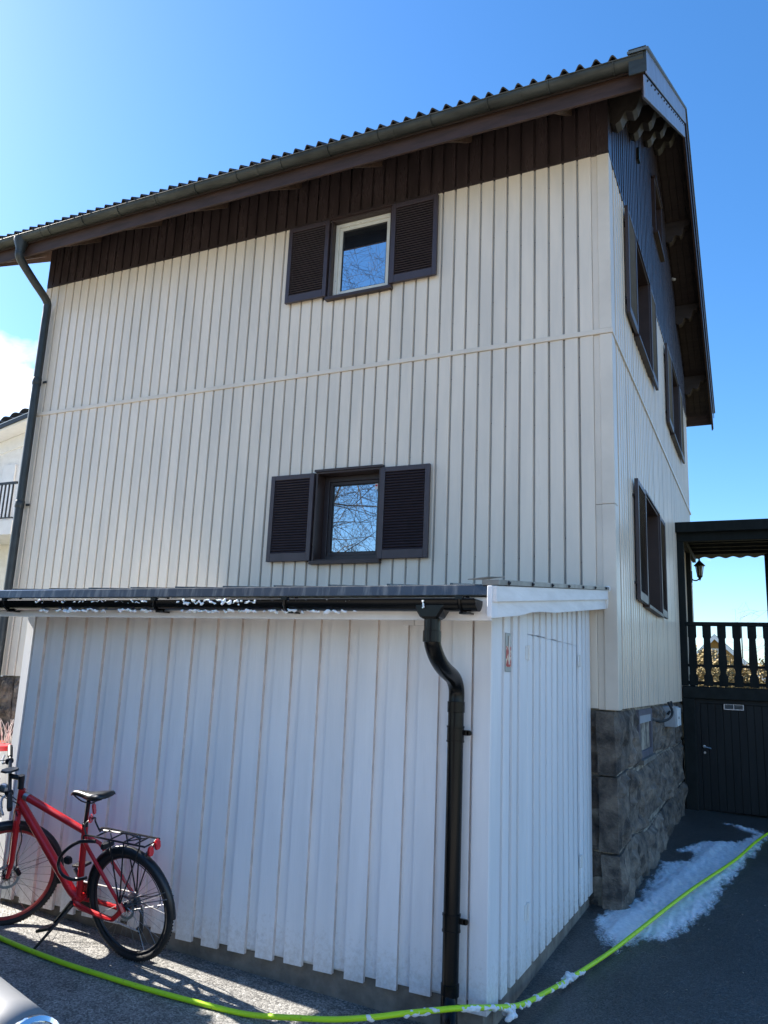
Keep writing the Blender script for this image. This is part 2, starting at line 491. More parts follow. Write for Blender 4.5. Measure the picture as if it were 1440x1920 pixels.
# ------------------------------------------------------------------ setting: ground
def GZ(x, y):
    x = min(max(x, -9), 4); y = min(max(y, -2), 16)
    return -.159 - .035 * x + .0125 * y


def sheet(xs, ys, dz):
    g = MB()
    g.v = [(x, y, GZ(x, y) + dz) for y in ys for x in xs]
    nx = len(xs)
    g.f = [(j * nx + i, j * nx + i + 1, (j + 1) * nx + i + 1, (j + 1) * nx + i) for j in range(len(ys) - 1) for i in range(nx - 1)]
    return g


tag(sheet([-1500, -300, -60, -20, -9, -4, 0, 4, 20, 60, 300, 1500], [-1500, -300, -60, -20, -2, 4, 10, 16, 30, 60, 300, 1500], -.012).build('ground', M['grass']), kind='structure')
tag(sheet([-14 + i for i in range(25)], [1.2] + [2 + i for i in range(17)], 0.0).build('driveway', M['asphalt'], smooth='all'), kind='structure')

tag(sheet([-22 + 2 * i for i in range(20)], [-20 + 2 * i for i in range(10)] + [1.19], -.004).build('bounce_yard', M['gravel']), kind='structure')  # unseen pale ground, added to bounce warm light onto the front walls

# ------------------------------------------------------------------ the house
YH, XC, XL, YF = 7.391, -1.203, -9.33, 16.52
Z0, ZB0, ZB1, ZD = 1.636, 5.25, 5.30, 7.26
RY = 11.95                                                     # ridge
EY, EZ, RS = 6.66, 7.60, 0.63                                  # eave line and slope of the roof deck
roof_z = lambda y: EZ + RS * (min(y, 2 * RY - y) - EY)
XV = -0.70                                                     # right verge
XVL = -9.83
house = thing('wooden_house', 'tall two-storey house clad in cream vertical steel panels with dark brown gable band', 'house', ((XL + XC) / 2, (YH + YF) / 2, 0))


def F(u, o, z): return (u, YH - o, z)                          # point on the front wall: along, outward, up


def S(u, o, z): return (XC + o, u, z)                          # point on the gable wall


def wb(mb, fr, u0, u1, o0, o1, z0, z1):
    a = fr(u0, o0, z0); b = fr(u1, o1, z1)
    return mb.box(a[0], b[0], a[1], b[1], a[2], b[2])


# openings: (u0, u1, z0, z1)
FH = [(-4.46, -3.645, 3.045, 4.06), (-4.46, -3.645, 6.20, 7.215)]
SH = [(8.97, 10.27, 5.90, 7.20), (12.98, 14.28, 5.90, 7.20), (9.22, 10.55, 2.75, 4.05), (11.45, 12.35, 8.68, 9.60)]


def holed_wall(fr, u0, u1, z0, z1, holes, o0, o1):
    us = sorted({u0, u1, *[h[0] for h in holes], *[h[1] for h in holes]})
    zs = sorted({z0, z1, *[h[2] for h in holes], *[h[3] for h in holes]})
    mb = MB()
    for a, b in zip(us, us[1:]):
        run = None
        for c, d in zip(zs, zs[1:]):
            cu, cz = (a + b) / 2, (c + d) / 2
            if any(h[0] < cu < h[1] and h[2] < cz < h[3] for h in holes):
                continue
            wb(mb, fr, a, b, o0, o1, c, d)
    return mb


front_wall = holed_wall(F, XL + .02, XC - .02, Z0 + .02, 8.02, FH, -.24, -.016).build('front_wall', M['reveal'], house)
side_wall = holed_wall(S, YH + .26, YF, Z0 + .02, 7.9, [h for h in SH if h[2] < 7.5], -.24, -.016)
# gable triangle above
side_wall.prism([(YH + .3, 7.9), (11.45, 7.9), (11.45, roof_z(11.45) - .14), (YH + .3, roof_z(YH + .3) - .14)], lambda a, b: (XC - .016, a, b), lambda a, b: (XC - .24, a, b))
side_wall.prism([(12.35, 7.9), (YF, 7.9), (YF, roof_z(YF) - .14), (12.35, roof_z(12.35) - .14)], lambda a, b: (XC - .016, a, b), lambda a, b: (XC - .24, a, b))
wb(side_wall, S, 11.45, 12.35, -.24, -.016, 7.9, 8.68)
wb(side_wall, S, 11.45, 12.35, -.24, -.016, 9.60, 10.6)
side_wall = side_wall.build('side_wall', M['reveal'], house)
back = MB().box(XL + .02, XC - .26, YF - .24, YF, Z0, 8.0)
back.build('back_wall', M['cream'], house)
lw_ = MB().box(XL + .016, XL + .24, YH + .02, YF - .26, Z0, 8.0)
lw_.prism([(YH + .02, 8.0), (YF - .26, 8.0), (RY, roof_z(RY) - .14)], lambda a, b: (XL + .02, a, b), lambda a, b: (XL + .22, a, b))
lw_.build('left_wall', M['cream'], house)

# --- siding panels: one folded profile shared by all
PW = .1513
prof = [(0, -.014), (.0195, -.014), (.0200, -.003), (.0215, .0025), (.0245, .0055), (.030, .0060), (.070, .0052), (.110, .0060), (.138, .0085), (.1445, .0090), (.1485, .0065), (.1505, .0), (PW, -.014)]


prof_s = [(0, -.001), (.0015, .0075), (.012, .0085), (.06, .006), (.11, .003), (PW, -.001)]   # lapped panels of the gable wall


def panel_mesh(name, fr0, m, prof=prof, groove_tone=None):
    mb = MB()
    n = len(prof)
    mb.v = [fr0(u, o, z) for z in (0, 1) for u, o in prof]
    mb.f = [(i, i + 1, n + i + 1, n + i) for i in range(n - 1)]
    me = mb.mesh(name, m, smooth=True)
    if groove_tone:
        me.materials.append(groove_tone)
        for p in me.polygons:
            if p.index == 0: p.material_index = 1
    return me


pmF = panel_mesh('siding_panel', lambda u, o, z: (u, -o, z), M['cream'], groove_tone=M['groove'])
pmFd = panel_mesh('siding_panel_brown', lambda u, o, z: (u, -o, z), M['brown_steel'])
pmS = panel_mesh('siding_panel_side', lambda u, o, z: (o, u, z), M['cream'], prof_s)
pmSd = panel_mesh('siding_panel_side_brown', lambda u, o, z: (o, u, z), M['brown_steel'], prof_s)
ncol = 52
rest = MB()


def put_panel(me, parent, fr, u, z0, z1, holes, far=False):
    segs = [(z0, z1)]
    for h in holes:
        if u + PW > h[0] + .005 and u < h[1] - .005:
            new = []
            for a, b in segs:
                if h[3] <= a or h[2] >= b: new.append((a, b)); continue
                if h[2] - a > .02: new.append((a, h[2]))
                if b - h[3] > .02: new.append((h[3], b))
            segs = new
    for a, b in segs:
        o = random.uniform(-.0015, .0015)
        place('siding_panel', me, parent, fr(u, o, a), scale=(1, 1, b - a))


for k in range(ncol):
    u = -1.374 - PW * (k + 1)
    put_panel(pmF, front_wall, F, u, Z0, ZB0 - .002, FH)
    put_panel(pmF, front_wall, F, u, ZB1 + .002, ZD, FH)
    put_panel(pmFd, front_wall, F, u, ZD + .026, 8.0, FH)
nside = 59
for k in range(nside):
    u = YH + .145 + PW * k
    if u + PW > YF + .02: break
    if k < 48:
        if u < 13.6: put_panel(pmS, side_wall, S, u, Z0, ZB0 - .002, SH)
        put_panel(pmS, side_wall, S, u, ZB1 + .002, ZD, SH)
        put_panel(pmSd, side_wall, S, u, ZD + .026, roof_z(u + .07) - .1, SH)
    else:
        for (za, zb, c) in ((Z0, ZB0, 0), (ZB1, ZD, 0)):
            n0 = len(rest.v); n = len(prof_s)
            rest.v += [S(u + a, b, z) for z in (za, zb) for a, b in prof_s]
            rest.f += [(n0 + i, n0 + i + 1, n0 + n + i + 1, n0 + n + i) for i in range(n - 1)]
tag(rest.build('siding_panels', M['cream'], side_wall, smooth=True), kind='stuff')
restd = MB()
for k in range(48, nside):
    u = YH + .145 + PW * k; n0 = len(restd.v); n = len(prof_s)
    if u + PW > YF + .02: break
    restd.v += [S(u + a, b, z) for z in (ZD + .026, roof_z(u + .07) - .1) for a, b in prof_s]
    restd.f += [(n0 + i, n0 + i + 1, n0 + n + i + 1, n0 + n + i) for i in range(n - 1)]
tag(restd.build('brown_siding_panels', M['brown_steel'], side_wall, smooth=True), kind='stuff')
lowrest = MB()
for k in range(41, nside):
    u = YH + .145 + PW * k
    if u < 13.6 or k >= 48: continue
    n0 = len(lowrest.v); n = len(prof_s)
    lowrest.v += [S(u + a, b, z) for z in (Z0, ZB0) for a, b in prof_s]
    lowrest.f += [(n0 + i, n0 + i + 1, n0 + n + i + 1, n0 + n + i) for i in range(n - 1)]
tag(lowrest.build('lower_siding_panels', M['cream'], side_wall, smooth=True), kind='stuff')

# trim: belt, drip strips, corner boards
wb(MB(), F, XL, XC + .022, -.01, .022, ZB0, ZB1).build('belt_strip', M['cream_trim'], front_wall, bevel=.003)
wb(MB(), S, YH + .003, YF, -.01, .022, ZB0, ZB1 - .01).build('belt_strip', M['cream_trim'], side_wall, bevel=.003)
wb(MB(), F, XL, XC + .012, -.01, .016, ZD - .004, ZD + .028).build('drip_strip', M['brown_steel'], front_wall)
wb(MB(), S, YH, YF, -.01, .016, ZD - .004, ZD + .028).build('drip_strip', M['brown_steel'], side_wall)
for z0, z1, m in ((Z0 - .01, 3.52, 'cream_trim'), (3.523, ZB0 - .003, 'cream_trim'), (ZB1 + .003, ZD - .006, 'cream_trim'), (ZD + .03, 8.0, 'brown_steel')):
    mb = wb(MB(), F, -1.312, XC + .012, -.03, .012, z0, z1)
    mb.build('corner_board', M[m], front_wall, bevel=.004)
    wb(MB(), S, YH - .0095, YH + .145, -.03, .0125, z0 + .001, z1 - .001).build('corner_board', M[m], side_wall, bevel=.004)
    wb(MB(), F, -1.372, -1.314, -.03, -.004, z0 + .002, z1).build('filler_strip', M[m], front_wall)
    wb(MB(), F, XL - .012, XL + .10, -.03, .012, z0, z1).build('corner_board', M[m], front_wall, bevel=.004)
# rivets along the seams
rv = MB()
for k in range(0, 26):
    u = -1.374 - PW * k + .004
    for z in (2.3, 3.1, 4.3, 5.0, 5.7, 6.5, 7.1):
        rv.ball(F(u + .008, -.010, z + random.uniform(-.15, .15)), .0042, n=5, m=4)
tag(rv.build('rivets', M['steel_screw'], front_wall), kind='stuff')


# --- windows
def window(fr, parent, h, depth, fm, fw, sw, sash_top=None, glass='glass', label=None):
    u0, u1, z0, z1 = h
    rv = MB()                                                  # casing that lines the opening and stands a little proud
    t = .022
    wb(rv, fr, u0, u0 + t, -depth - .05, .045, z0, z1)
    wb(rv, fr, u1 - t, u1, -depth - .05, .045, z0, z1)
    wb(rv, fr, u0 + t, u1 - t, -depth - .05, .045, z1 - t, z1)
    wb(rv, fr, u0 + t, u1 - t, -depth - .05, .02, z0, z0 + t)
    w = rv.build('window', M['reveal'], parent, bevel=.002)
    if label: w['label'] = label
    a0, a1, b0, b1 = u0 + t + .001, u1 - t - .001, z0 + t + .001, z1 - t - .001

    def ring(a0, a1, b0, b1, wd, o0, o1):
        f = MB()
        wb(f, fr, a0, a0 + wd, o0, o1, b0, b1); wb(f, fr, a1 - wd, a1, o0, o1, b0, b1)
        wb(f, fr, a0 + wd, a1 - wd, o0, o1, b0, b0 + wd); wb(f, fr, a0 + wd, a1 - wd, o0, o1, b1 - wd, b1)
        return f
    ring(a0, a1, b0, b1, fw, -depth - .04, -depth + .01).build('frame', M[fm], w, bevel=.003)
    c = fw + .001
    ring(a0 + c, a1 - c, b0 + c, b1 - c, sw, -depth - .045, -depth - .008).build('sash', M[fm], w, bevel=.003)
    c += sw + .0005
    ring(a0 + c, a1 - c, b0 + c, b1 - c, .009, -depth - .045, -depth - .02).build('gasket', M['rubber'], w)
    wb(MB(), fr, a0 + c - .004, a1 - c + .004, -depth - .04, -depth - .030, b0 + c - .004, b1 - c + .004).build('pane', M[glass], w)
    s = MB()
    s.prism([(-depth, z0 + .034), (.05, z0 + .006), (.075, z0), (.075, z0 - .035), (.0, z0 - .035)], lambda o, z: fr(u0 - .02, o, z), lambda o, z: fr(u1 + .03, o, z))
    s.build('sill', M['reveal'], w)
    hd = wb(MB(), fr, u0 - .015, u1 + .02, .0, .062, z1 + .001, z1 + .026)
    hd.build('head_flashing', M['reveal'], w)
    return w


window(F, house, FH[0], .13, 'dark_frame', .06, .035, label='lower front window with dark frame and bare branches mirrored in it')
window(F, house, FH[1], .045, 'white_frame', .045, .04, label='upper front window with cream white frame')
for h in SH[:3]:
    window(S, house, h, .14, 'dark_frame', .05, .05, glass='glass_dim')
window(S, house, SH[3], .12, 'dark_frame', .05, .04, glass='glass_dim', label='small attic window under the gable')
# security sticker in the lower window
st_ = wb(MB(), F, -3.80, -3.765, -.1345, -.132, 3.86, 3.925).build('sticker', M['white_paint'], house)
wb(MB(), F, -3.795, -3.77, -.1318, -.131, 3.895, 3.915).build('sticker_print', M['plastic_red'], st_)


def shutter(fr, parent, u0, u1, z0, z1):
    o0, o1 = .028, .066
    s = MB()
    wb(s, fr, u0, u0 + .052, o0, o1, z0, z1); wb(s, fr, u1 - .052, u1, o0, o1, z0, z1)
    wb(s, fr, u0 + .052, u1 - .052, o0, o1 - .002, z1 - .055, z1)
    wb(s, fr, u0 + .052, u1 - .052, o0, o1 - .002, z0, z0 + .095)
    f = s.build('shutter', M['shutter'], parent, bevel=.003)
    n = int((z1 - z0 - .15) / .0295)
    sl = MB()
    dz = (z1 - z0 - .15) / n
    for i in range(n):
        z = z0 + .095 + dz * (i + .5)
        sl.prism([(o0 + .004, z + .012), (o0 + .009, z + .018), (o1 - .004, z - .010), (o1 - .009, z - .016)],
                 lambda o, zz: fr(u0 + .05, o, zz), lambda o, zz: fr(u1 - .05, o, zz))
    tag(sl.build('louvres', M['slat'], f), kind='stuff')
    wb(MB(), fr, u0 + .03, u1 - .03, o0 - .004, o0 + .002, z0 + .03, z1 - .03).build('back_board', M['slat'], f)
    hg = MB()
    for z in (z0 + .18, z1 - .18):
        wb(hg, fr, u0 + .01, u1 - .01, -.005, o0 + .001, z - .012, z + .012)
    hg.build('wall_batten', M['slat'], f)
    return f


for z0 in (3.05, 6.222):
    shutter(F, house, -5.05, -4.478, z0, z0 + 1.0)
    shutter(F, house, -3.64, -3.068, z0, z0 + 1.0)
for (u0, u1, z0, z1) in SH[:3]:
    shutter(S, house, u0 - .66, u0 - .004, z0 - .01, z1 + .005)
    shutter(S, house, u1 + .02, u1 + .62, z0 - .01, z1 + .005)
# small vent hood on the gable
v = MB(); v.prism([(9.66, 8.72), (9.78, 8.72), (9.74, 8.92), (9.70, 8.92)], lambda a, b: (XC + .002, a, b), lambda a, b: (XC + .04, a, b))
v.build('vent_hood', M['lantern'], side_wall)
kb = MB().ball((XC + .04, 14.35, 9.35), .05).build('flood_sensor', M['plastic_white'], side_wall)

# --- roof
roof = MB()
for sgn in (0, 1):
    fy = (lambda y: y) if sgn == 0 else (lambda y: 2 * RY - y)
    roof.prism([(EY, EZ), (RY, roof_z(RY)), (RY, roof_z(RY) - .09), (EY, EZ - .09)], lambda a, b: (XVL, fy(a), b), lambda a, b: (XV - .03, fy(a), b))
roof = roof.build('roof', M['soffit'], house)
# rows of soffit boards under the overhangs
for k in range(5):
    y = EY + .06 + k * .135
    mb = MB()
    mb.prism([(y, roof_z(y) - .092), (y + .128, roof_z(y + .128) - .092), (y + .128, roof_z(y + .128) - .108), (y, roof_z(y) - .108)], lambda a, b: (XVL + .02, a, b), lambda a, b: (XV - .06, a, b))
    mb.build('soffit_board', M['soffit'], roof)
for k in range(4):
    x = XC + .03 + k * .112
    for sgn in (0, 1):
        fy = (lambda y: y) if sgn == 0 else (lambda y: 2 * RY - y)
        mb = MB()
        ya = EY + .8 if sgn == 0 else EY + .02
        mb.prism([(ya, roof_z(ya) - .093), (RY, roof_z(RY) - .093), (RY, roof_z(RY) - .112), (ya, roof_z(ya) - .112)], lambda a, b: (x, fy(a), b), lambda a, b: (x + .106, fy(a), b))
        mb.build('soffit_board', M['soffit'], roof)
# fascia behind the gutter
MB().box(XVL, XV - .035, EY + .04, EY + .07, 7.355, 7.56).build('fascia', M['brown_wood'], roof, bevel=.003)
MB().box(XVL, XV - .035, 2 * RY - EY - .07, 2 * RY - EY - .04, 7.325, 7.56).build('fascia', M['brown_wood'], roof, bevel=.003)
# rafters under the eave
x = -1.62
while x > XVL:
    mb = MB()
    mb.prism([(EY + .075, 7.37), (EY + .075, 7.43), (YH + .02, roof_z(YH) - .10), (YH + .02, roof_z(YH) - .23)], lambda a, b: (x, a, b), lambda a, b: (x + .055, a, b))
    mb.build('rafter', M['rafter'], roof)
    x -= 1.13
# purlins with carved ends on the gable
CP = [(0, .02), (0, .24), (.03, .30), (.08, .325), (.13, .30), (.165, .245), (.185, .225), (.215, .235), (.25, .25), (.29, .22), (.32, .15), (.335, .12), (.37, .125), (.41, .10), (.44, .06), (.45, .02)]
for y in (7.62, 9.05, 10.5, RY, 2 * RY - 10.5, 2 * RY - 9.05, 2 * RY - 7.62):
    zt = roof_z(y) - .10
    cp = [(a * 1.04, b * 1.3 - .006) for a, b in CP]
    if y == RY: zt -= .06
    mb = MB()
    mb.prism(cp, lambda a, b: (XC - .02 + a, y - .08, zt - b), lambda a, b: (XC - .02 + a, y + .08, zt - b))
    mb.build('carved_purlin_end', M['carved'] if y < RY + .1 else M['soffit'], roof, bevel=.004)
# verge cladding in two rows, cut into lengths, with cap
for sgn in (0, 1):
    fy = (lambda y: y) if sgn == 0 else (lambda y: 2 * RY - y)
    ys = [EY - .10 if sgn == 0 else EY + .03, EY + .75, EY + 2.35, EY + 4.0, RY]
    for a, b in zip(ys, ys[1:]):
        for (t0, t1, xo) in ((.10, -.155, .0), (-.16, -.40, -.022)):
            if t0 < 0: a2, b2 = max(a - .35, ys[0]), (b - .35 if b < RY else RY)
            else: a2, b2 = a, b
            z = lambda y: EZ + RS * (y - EY)
            mb = MB()
            mb.prism([(a2 + .003, z(a2) + t0), (b2 - .003, z(b2) + t0), (b2 - .003, z(b2) + t1), (a2 + .003, z(a2) + t1)],
                     lambda p, q: (XV - .012 + xo, fy(p), q), lambda p, q: (XV + .0 + xo, fy(p), q))
            mb.build('verge_sheet', M['verge'] if sgn == 0 else M['brown_steel'], roof, bevel=.002)
    z = lambda y: EZ + RS * (y - EY)
    mb = MB()
    a, b = EY - .12, RY + .004
    mb.prism([(a, z(a) + .10), (b, z(b) + .10), (b, z(b) + .128), (a, z(a) + .128)], lambda p, q: (XV - .17, fy(p), q), lambda p, q: (XV + .02, fy(p), q))
    mb.build('verge_cap', M['verge_cap'], roof)
    mb = MB()                                                   # board behind the cladding
    mb.prism([(EY + .0, z(EY) + .09), (RY, z(RY) + .09), (RY, z(RY) - .39), (EY + .0, z(EY) - .39)], lambda p, q: (XV - .06, fy(p), q), lambda p, q: (XV - .036, fy(p), q))
    mb.build('barge_board', M['brown_wood'], roof)
    mb = MB()
    mb.prism([(EY - .02, z(EY) + .1), (RY, z(RY) + .1), (RY, z(RY) - .3), (EY - .02, z(EY) - .3)], lambda p, q: (XVL - .03, fy(p), q), lambda p, q: (XVL - .002, fy(p), q))
    mb.build('barge_board', M['brown_wood'], roof)
sc = MB()
for i in range(16):
    y = EY + .1 + i * .33; sc.ball((XV - .018, y, EZ + RS * (y - EY) - .20), .012, n=5, m=4)
tag(sc.build('verge_screws', M['steel_screw'], roof), kind='stuff')
# closing end piece at the eave corner
MB().box(XV - .16, XV - .001, EY - .10, EY - .085, EZ - .19, EZ + .085).build('verge_end', M['zinc'], roof)

# tiles: the eave row one by one, the rest of the slope as one sheet
TP = .1525
tn = 12


def tile_prof(u):
    t = (u / TP) % 1
    return .050 * (math.sin(math.pi * min(t / .62, 1)) ** 1.3 if t < .62 else -.18 * math.sin(math.pi * (t - .62) / .38))


tl = MB()
up = Vector((0, 1, RS)).normalized(); nn = Vector((0, -RS, 1)).normalized()
for d, lift in ((-.02, .055), (.40, .022)):
    for k in range(tn + 1):
        u = TP * k / tn
        for th in (0, .016):
            h = tile_prof(u) + lift + th
            tl.v.append(tuple(Vector((u, 0, 0)) + up * d + nn * h))
for k in range(tn):
    a = 2 * k; b = a + 2; c = 2 * (tn + 1)
    tl.f += [(a, b, b + 1, a + 1), (a + c, a + c + 1, b + c + 1, b + c), (a + 1, b + 1, b + 1 + c, a + 1 + c), (a, a + c, b + c, b)]
tme = tl.mesh('roof_tile', M['tile'], smooth=True)
ntile = int((XV - .19 - XVL) / TP)
for k in range(ntile):
    x = XV - .20 - TP * (k + 1)
    place('roof_tile', tme, roof, (x, EY - .035 + random.uniform(-.006, .006), EZ - .022 + random.uniform(-.003, .005)))
sl = MB()
ux = [XVL + .02 + i * TP / 6 for i in range(int((XV - .19 - XVL) / TP * 6))]
for sgn in (0, 1):
    for r in range(18):
        d0, d1 = .34 + r * .325, .34 + (r + 1) * .325 + .05
        if sgn: d0, d1 = d0 - .36, d1 - .36
        if d1 > 6.28: d1 = 6.28
        n0 = len(sl.v)
        for d, lift in ((d0, .062), (d1, .03)):
            for u in ux:
                p = Vector((u, EY, EZ)) + up * d + nn * (tile_prof(u) + lift)
                sl.v.append((p.x, p.y if not sgn else 2 * RY - p.y, p.z))
        sl.f += [(n0 + i, n0 + i + 1, n0 + len(ux) + i + 1, n0 + len(ux) + i) for i in range(len(ux) - 1)]
tag(sl.build('roof_tiles', M['tile'], roof, smooth=True), kind='stuff')
rc = MB().tube([(XVL, RY, roof_z(RY) + .07), (XV - .02, RY, roof_z(RY) + .07)], .11, n=12)
rc.build('ridge_tiles', M['tile'], roof, smooth=True)

# old zinc gutter in lengths, with joints, and its grey downpipe
gy, gz, gr = EY - .035, 7.60, .078


def gutter_piece(x0, x1, y, z, r, th=.004, n=12, lip=.008):
    mb = MB()
    ring = []
    for k in range(n + 1):
        t = math.pi + math.pi * k / n
        ring.append((math.cos(t), math.sin(t)))
    out = [(y + c * r, z + s * r) for c, s in ring]
    inn = [(y + c * (r - th), z + s * (r - th)) for c, s in reversed(ring)]
    poly = out + inn
    m = len(poly)
    vs = [(x0, *p) for p in poly] + [(x1, *p) for p in poly]
    fs = [(i, (i + 1) % m, m + (i + 1) % m, m + i) for i in range(m)]
    h = n + 1
    for e in (0, m):
        for i in range(n):
            fs.append((e + i, e + i + 1, e + m - 2 - i, e + m - 1 - i))
    mb.add(vs, fs)
    mb.tube([(x0, y - r, z), (x1, y - r, z)], lip, n=6)
    return mb


xs = [XVL - .02, -8.6, -6.55, -5.05, -3.3, -1.9, XV - .04]
gut = None
for a, b in zip(xs, xs[1:]):
    o = gutter_piece(a, b, gy, gz, gr).build('gutter', M['zinc'], roof, smooth=True)
    j = gutter_piece(b - .035, b + .012, gy, gz, gr + .004, .009)
    j.build('gutter_joint', M['zinc'], o, smooth=True)
x = -1.0
while x > XVL:
    mb = MB().tube([(x, gy + .07, gz + .01)] + [(x, gy + math.cos(t) * (gr + .006), gz + math.sin(t) * (gr + .006)) for t in [-.2 - i * (math.pi - .2) / 8 for i in range(9)]], .007, n=5)
    mb.build('gutter_bracket', M['zinc'], roof); x -= .62
dp = MB()
pth = catmull([(-9.03, gy, 7.56), (-9.03, gy, 7.40), (-9.04, gy + .03, 7.30), (-9.10, gy + .32, 7.14), (-9.17, YH - .13, 6.99), (-9.18, YH - .085, 6.88), (-9.18, YH - .085, 6.7)], 5) + [Vector((-9.18, YH - .085, z)) for z in (5.2, 3.9, .32)]
dpo = dp.tube(pth, .057, n=14).build('downpipe', M['pipe_grey'], house, smooth=True)
MB().lathe([(.10, .05), (.10, 0), (.062, -.10), (.060, -.16)], (-9.03, gy, 7.535), n=14).build('outlet', M['pipe_grey'], dpo, smooth=True)
for z in (5.75, 3.95, 2.6):
    c = MB().lathe([(.0605, -.05), (.064, -.045), (.064, .045), (.0605, .05)], (-9.18, YH - .085, z), n=14)
    c.box(-9.13, -9.06, YH - .03, YH - .02, z - .015, z + .015)
    c.build('pipe_clip', M['pipe_grey'], dpo, smooth=True)

# --- granite foundation: every block its own piece over a mortar core
fcore = MB()
for za, zb, o in ((-.25, .40, .006), (.402, 1.05, .018), (1.052, Z0 - .005, .034)):
    fcore.box(XL + .12, XC - o, YH + o + .01, YF - .1, za, zb)
fcore_o = fcore.build('foundation', M['mortar'], house)


def jit(u, z, k):
    return fbm(u * 3.7 + k * 11.3, z * 5.1 + k, 4.2, 2) * (.30 if k == 0 else .22)


def block(fr, u0, u1, z0, z1, out, seed, corner=False):
    nu = max(5, int((u1 - u0) / .045)); nz = max(5, int((z1 - z0) / .045))
    vs, fs = [], []

    def cn(u, z):                                                # joint corners wander, shared between neighbours
        fixu = abs(u - 7.33) < .01 or abs(u + 1.27) < .02
        fixz = z < 0 or z > 1.6 or fixu
        return (u + (0 if fixu else jit(u, z, 0)), z + (0 if fixz else jit(u, z, 1)))
    c00, c10, c01, c11 = cn(u0, z0), cn(u1, z0), cn(u0, z1), cn(u1, z1)
    W_, H_ = u1 - u0, z1 - z0
    g = .011
    for j in range(nz + 1):
        for i in range(nu + 1):
            a, b = i / nu, j / nz
            a2 = g / W_ + a * (1 - 2 * g / W_); b2 = g / H_ + b * (1 - 2 * g / H_)
            u = (c00[0] * (1 - a2) + c10[0] * a2) * (1 - b2) + (c01[0] * (1 - a2) + c11[0] * a2) * b2
            z = (c00[1] * (1 - a2) + c10[1] * a2) * (1 - b2) + (c01[1] * (1 - a2) + c11[1] * a2) * b2
            r = min(1, min(min(a, 1 - a) * W_, min(b, 1 - b) * H_) / .045)
            rough = fbm(u * 3.1 + seed, z * 3.1, seed, 6)
            ridge = abs(fbm(u * 2.3 - seed, z * 5.3 + u * 2, seed * 2, 5))
            chip = mnoise.cell(Vector((u * 7 + seed, z * 9, seed))) * .022 + mnoise.cell(Vector((u * 15 + z * 4, z * 13 - u * 5, seed))) * .012
            h = out * (.86 + .14 * r) + .085 * rough * (.25 + .75 * r) - .06 * ridge * r + chip * r - .012 * (1 - r) ** 2
            ju = .02 * fbm(z * 7, seed, 1.7); jz = .02 * fbm(u * 7, seed, 5.1)
            vs.append(fr(u + ju, h - .10, z + jz))
    w = nu + 1
    for j in range(nz):
        for i in range(nu):
            fs.append((j * w + i, j * w + i + 1, (j + 1) * w + i + 1, (j + 1) * w + i))
    n0 = len(vs)
    rim = [i for i in range(w)] + [j * w + nu for j in range(1, nz + 1)] + [nz * w + i for i in range(nu - 1, -1, -1)] + [j * w for j in range(nz - 1, 0, -1)]
    for i in rim:
        v = vs[i]; c = fr(0, 0, 0); d = fr(0, -1, 0)
        vs.append((v[0] + (d[0] - c[0]) * .16, v[1] + (d[1] - c[1]) * .16, v[2]))
    for k in range(len(rim)):
        fs.append((rim[k], n0 + k, n0 + (k + 1) % len(rim), rim[(k + 1) % len(rim)]))
    mb = MB(); mb.v, mb.f = vs, fs
    mb.build('granite_block', M['granite'], fcore_o)


BW = (8.72, 9.78, 1.10, 1.60)                                   # basement window
rows = [(-.2, .42), (.42, 1.06), (1.06, Z0 - .012)]
cuts = [[7.33, 8.15, 9.05, 10.3, 11.2, 12.3, 13.3], [7.33, 7.98, 8.62, 9.55, 10.65, 11.7, 12.5, 13.3], [7.33, 8.05, 8.70, 9.80, 10.5, 11.6, 12.5, 13.3]]
sd = 1
for (z0, z1), cs in zip(rows, cuts):
    for a, b in zip(cs, cs[1:]):
        sd += 1
        if z0 > 1 and a >= 8.69 and b <= 9.81:
            continue
        block(S, a, b, z0, z1, .10 + (.035 if z0 < 0 else .02 if z0 < .5 else 0), sd * 1.37)
for (z0, z1), cs in zip(rows, ([-2.2, -1.27], [-2.6, -1.85, -1.27], [-2.2, -1.275])):
    for a, b in zip(cs, cs[1:]):
        sd += 1; block(F, a, b, z0, z1, .10 + (.02 if z0 < .5 else 0), sd * 1.37)
for (z0, z1), cs in zip(rows, ([-9.3, -8.5, -7.6, -6.8], [-9.3, -8.75, -7.9, -6.8], [-9.3, -8.9, -8.1, -6.8])):
    for a, b in zip(cs, cs[1:]):
        sd += 1; block(F, a, b, z0, z1, .11, sd * 1.37)
# basement window
u0, u1, z0, z1 = BW
w = MB()
wb(w, S, u0, u0 + .07, -.049, -.005, z0, z1); wb(w, S, u1 - .07, u1, -.049, -.005, z0, z1)
wb(w, S, u0 + .07, u1 - .07, -.049, -.005, z0, z0 + .07); wb(w, S, u0 + .07, u1 - .07, -.049, -.005, z1 - .06, z1)
bwin = w.build('basement_window', M['grey_box'], fcore_o, bevel=.003)
bwin.data.materials[0] = mat('grey_violet_frame', (.12, .115, .14), .5, var=.2, vscale=8)
wb(MB(), S, u0 + .065, u1 - .065, -.045, -.035, z0 + .065, z1 - .055).build('pane', M['glass_dim'], bwin)
wb(MB(), S, u0 + .02, u1 - .02, -.06, .03, z0 - .05, z0 - .002).build('sill', M['concrete'], bwin)
wb(MB(), S, u0 + .02, u1, -.034, -.012, 1.46, 1.56).build('vent_flap', M['grey_box'], bwin)

